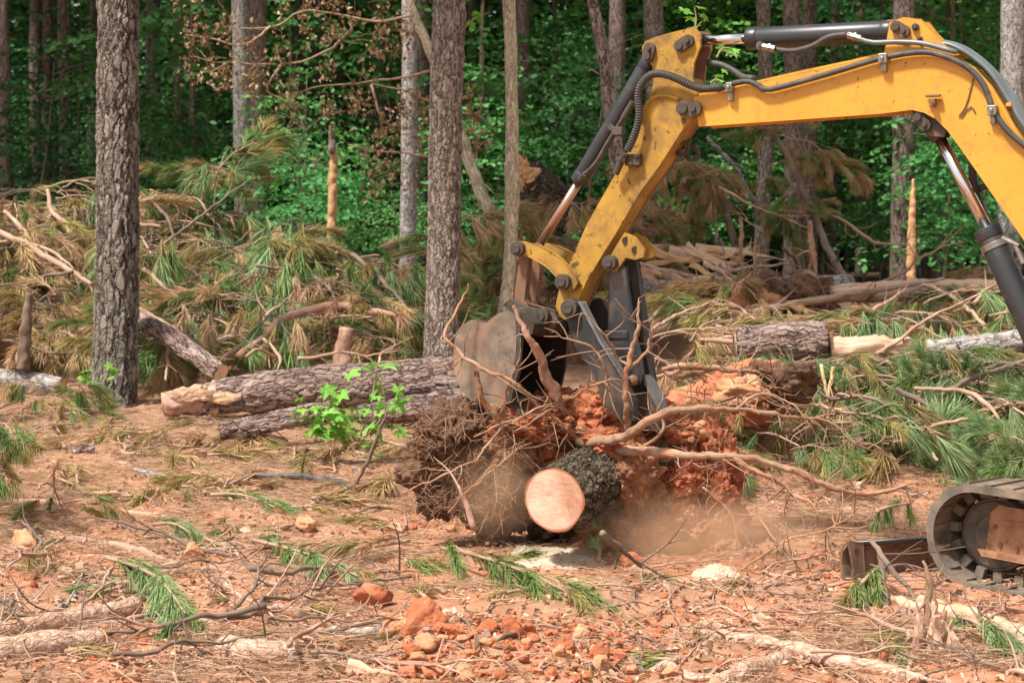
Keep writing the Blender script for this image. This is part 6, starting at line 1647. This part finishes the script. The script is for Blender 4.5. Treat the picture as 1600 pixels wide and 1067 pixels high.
tag(g.obj('needle_litter', MT['litter'], smooth=False), kind='stuff')
# crumbs of clay
x, y = scatter(5500, 8.0, 15)
k_ = rs.uniform(0, 1, len(x)) < np.clip(.12 + 1.1 * vnoise(P2(x * 1.7, y * 1.7), 71), .05, 1); x, y = x[k_], y[k_]
xa = rs.normal(.0, .5, 1100); ya = 9.1 + rs.normal(0, .45, 1100); x = np.concatenate([x, xa]); y = np.concatenate([y, ya])
V0, T0 = ico(1); n = len(x); z = gz(x, y)
s_ = (.005 + .018 * rs.uniform(0, 1, n) ** 2.5)
V = V0[None] * (1 + .35 * rs.normal(size=(n, len(V0), 1)) * .6) * s_[:, None, None] * [1, 1, .8] + np.stack([x, y, z + s_ * .4], 1)[:, None, :]
T = T0[None] + (np.arange(n) * len(V0))[:, None, None]
g = G(); g.add(V.reshape(-1, 3), None, T.reshape(-1, 3)); tag(g.obj('clay_crumbs', MT['clay_red'], smooth=False), kind='stuff')
# flakes: bark, chips, dead leaves
x, y = scatter(9000, 8.0, 19); n = len(x); z = gz(x, y) + .012
g = G(); leaves(g, np.stack([x, y, z], 1), unit(rs.normal(size=(n, 3)) * .5 + [0, 0, 1]), .045, rs, .8); tag(g.obj('dead_leaves', MT['leaf_dead'], smooth=False), kind='stuff')
x, y = scatter(1000, 8.0, 15); n = len(x); z = gz(x, y) + .012
g = G(); leaves(g, np.stack([x, y, z], 1), unit(rs.normal(size=(n, 3)) * .5 + [0, 0, 1]), .03, rs, .4); tag(g.obj('wood_chips', MT['wood_pale'], smooth=False), kind='stuff')
# twigs: the smallest as one mass
x, y = scatter(1500, 8.0, 20); g = G(); z = gz(x, y)
for k in range(len(x)):
    p = np.array([x[k], y[k], z[k] + .012]); L = rs.uniform(.06, .3); a = rs.uniform(0, 6.28); dd = np.array([math.cos(a), math.sin(a), rs.normal() * .12]) * L
    r_ = rs.uniform(.002, .006); tube(g, [p, p + dd * .5 + rs.normal(size=3) * .015 + [0, 0, .01], p + dd], [r_, r_ * .8, r_ * .4], 4, .2, False)
tag(g.obj('twig_litter', MT['branch'], smooth=True), kind='stuff')
tw = []
for k in range(70):
    px, py = rs.uniform(0, 1600), rs.uniform(770, 1060); a = rs.uniform(0, 6.28); L = rs.uniform(30, 90)
    p0, p2 = (px, py), (px + L * math.cos(a), py + L * .35 * math.sin(a))
    mid = ((p0[0] + p2[0]) / 2 + rs.normal() * 6, (p0[1] + p2[1]) / 2 + rs.normal() * 4)
    P = [gnd(*p0, .015), gnd(*mid, .03), gnd(*p2, .015)]
    t = thing('twig', 'x', 'twig', P[0], 'loose twigs on the clearing'); g = G(); r_ = rs.uniform(.004, .010); tube(g, P, [r_, r_, r_ * .5], 6, .04, True, .15, 20, k, .015); g.obj('stem', MT[('branch', 'branch_peeled', 'branch_dark')[k % 3]], t); tw.append(t)
label_rows(tw, 'loose twig on the clearing', 14)
# sawdust under the stump
def patch(name, px, py, rx, ry, h, mat, seed, n=48):
    c = gnd(px, py); sx, sy = rx / ppm(c.y), ry / ppm(c.y) * 6.2
    u = np.linspace(-1.15, 1.15, n); X, Y_ = np.meshgrid(u, u); X = X.ravel(); Y_ = Y_.ravel()
    r = np.sqrt(X ** 2 + Y_ ** 2) + .35 * fbm(P2(X * 2.2 + seed, Y_ * 2.2), 3, seed)
    x, y = c.x + X * sx, c.y + Y_ * sy
    z = gz(x, y) + np.where(r < 1, h * (1 - r) ** .6, -.05) + .008 * fbm(P2(X * 30, Y_ * 30), 2, seed)
    i = (np.arange(n - 1)[:, None] * n + np.arange(n - 1)[None, :]).ravel()
    g = G(); g.add(np.stack([x, y, z], 1), np.stack([i, i + 1, i + n + 1, i + n], 1)); return tag(g.obj(name, MT[mat]), kind='stuff')
patch('sawdust', 868, 876, 68, 15, .05, 'sawdust', 3)
patch('sawdust', 1118, 898, 34, 9, .05, 'sawdust', 4)

# ------------------------------------------------------------------ dust raised by the falling soil
def dust_mat():
    m, nt, nd, lk = new_mat('dust')
    tc = nd.new('ShaderNodeTexCoord')
    ln = nd.new('ShaderNodeVectorMath'); ln.operation = 'LENGTH'; lk.new(tc.outputs['Object'], ln.inputs[0])
    fo = nd.new('ShaderNodeMapRange'); fo.interpolation_type = 'SMOOTHSTEP'; fo.inputs[1].default_value = 1.0; fo.inputs[2].default_value = .1; fo.inputs[3].default_value = 0; fo.inputs[4].default_value = 1
    lk.new(ln.outputs['Value'], fo.inputs[0])
    n_ = noise(nd, lk, tc.outputs['Object'], 2.2, 3, .55)
    r = ramp(nd, [(.35, (.1,) * 3), (.65, (1,) * 3)]); lk.new(n_, r.inputs[0])
    d = math_n(nd, lk, 'MULTIPLY', math_n(nd, lk, 'MULTIPLY', fo.outputs[0], r.outputs[0]), DUST)
    v = nd.new('ShaderNodeVolumePrincipled'); v.inputs['Color'].default_value = (1.0, .68, .45, 1); v.inputs['Anisotropy'].default_value = .1
    lk.new(d, v.inputs['Density'])
    o = nd.new('ShaderNodeOutputMaterial'); lk.new(v.outputs[0], o.inputs['Volume']); return m
DUST = 2.2
dm_ = dust_mat()
g = G(); V, T = ico(3); g.add(V * 1.02, None, T); dme = g.mesh('dust_cloud', dm_)
for px, py, Y, sx in ((1110, 835, 11.75, (.85, .55, .33)), (775, 770, 12.0, (.36, .3, .36))):
    du = bpy.data.objects.new('dust_cloud', dme); COL.objects.link(du); tag(du, kind='stuff'); du.location = at(px, py, Y); du.scale = sx

for L_ in BOUGH.values():
    for b, _ in L_: drop(b)
for b, _ in BR: drop(b)
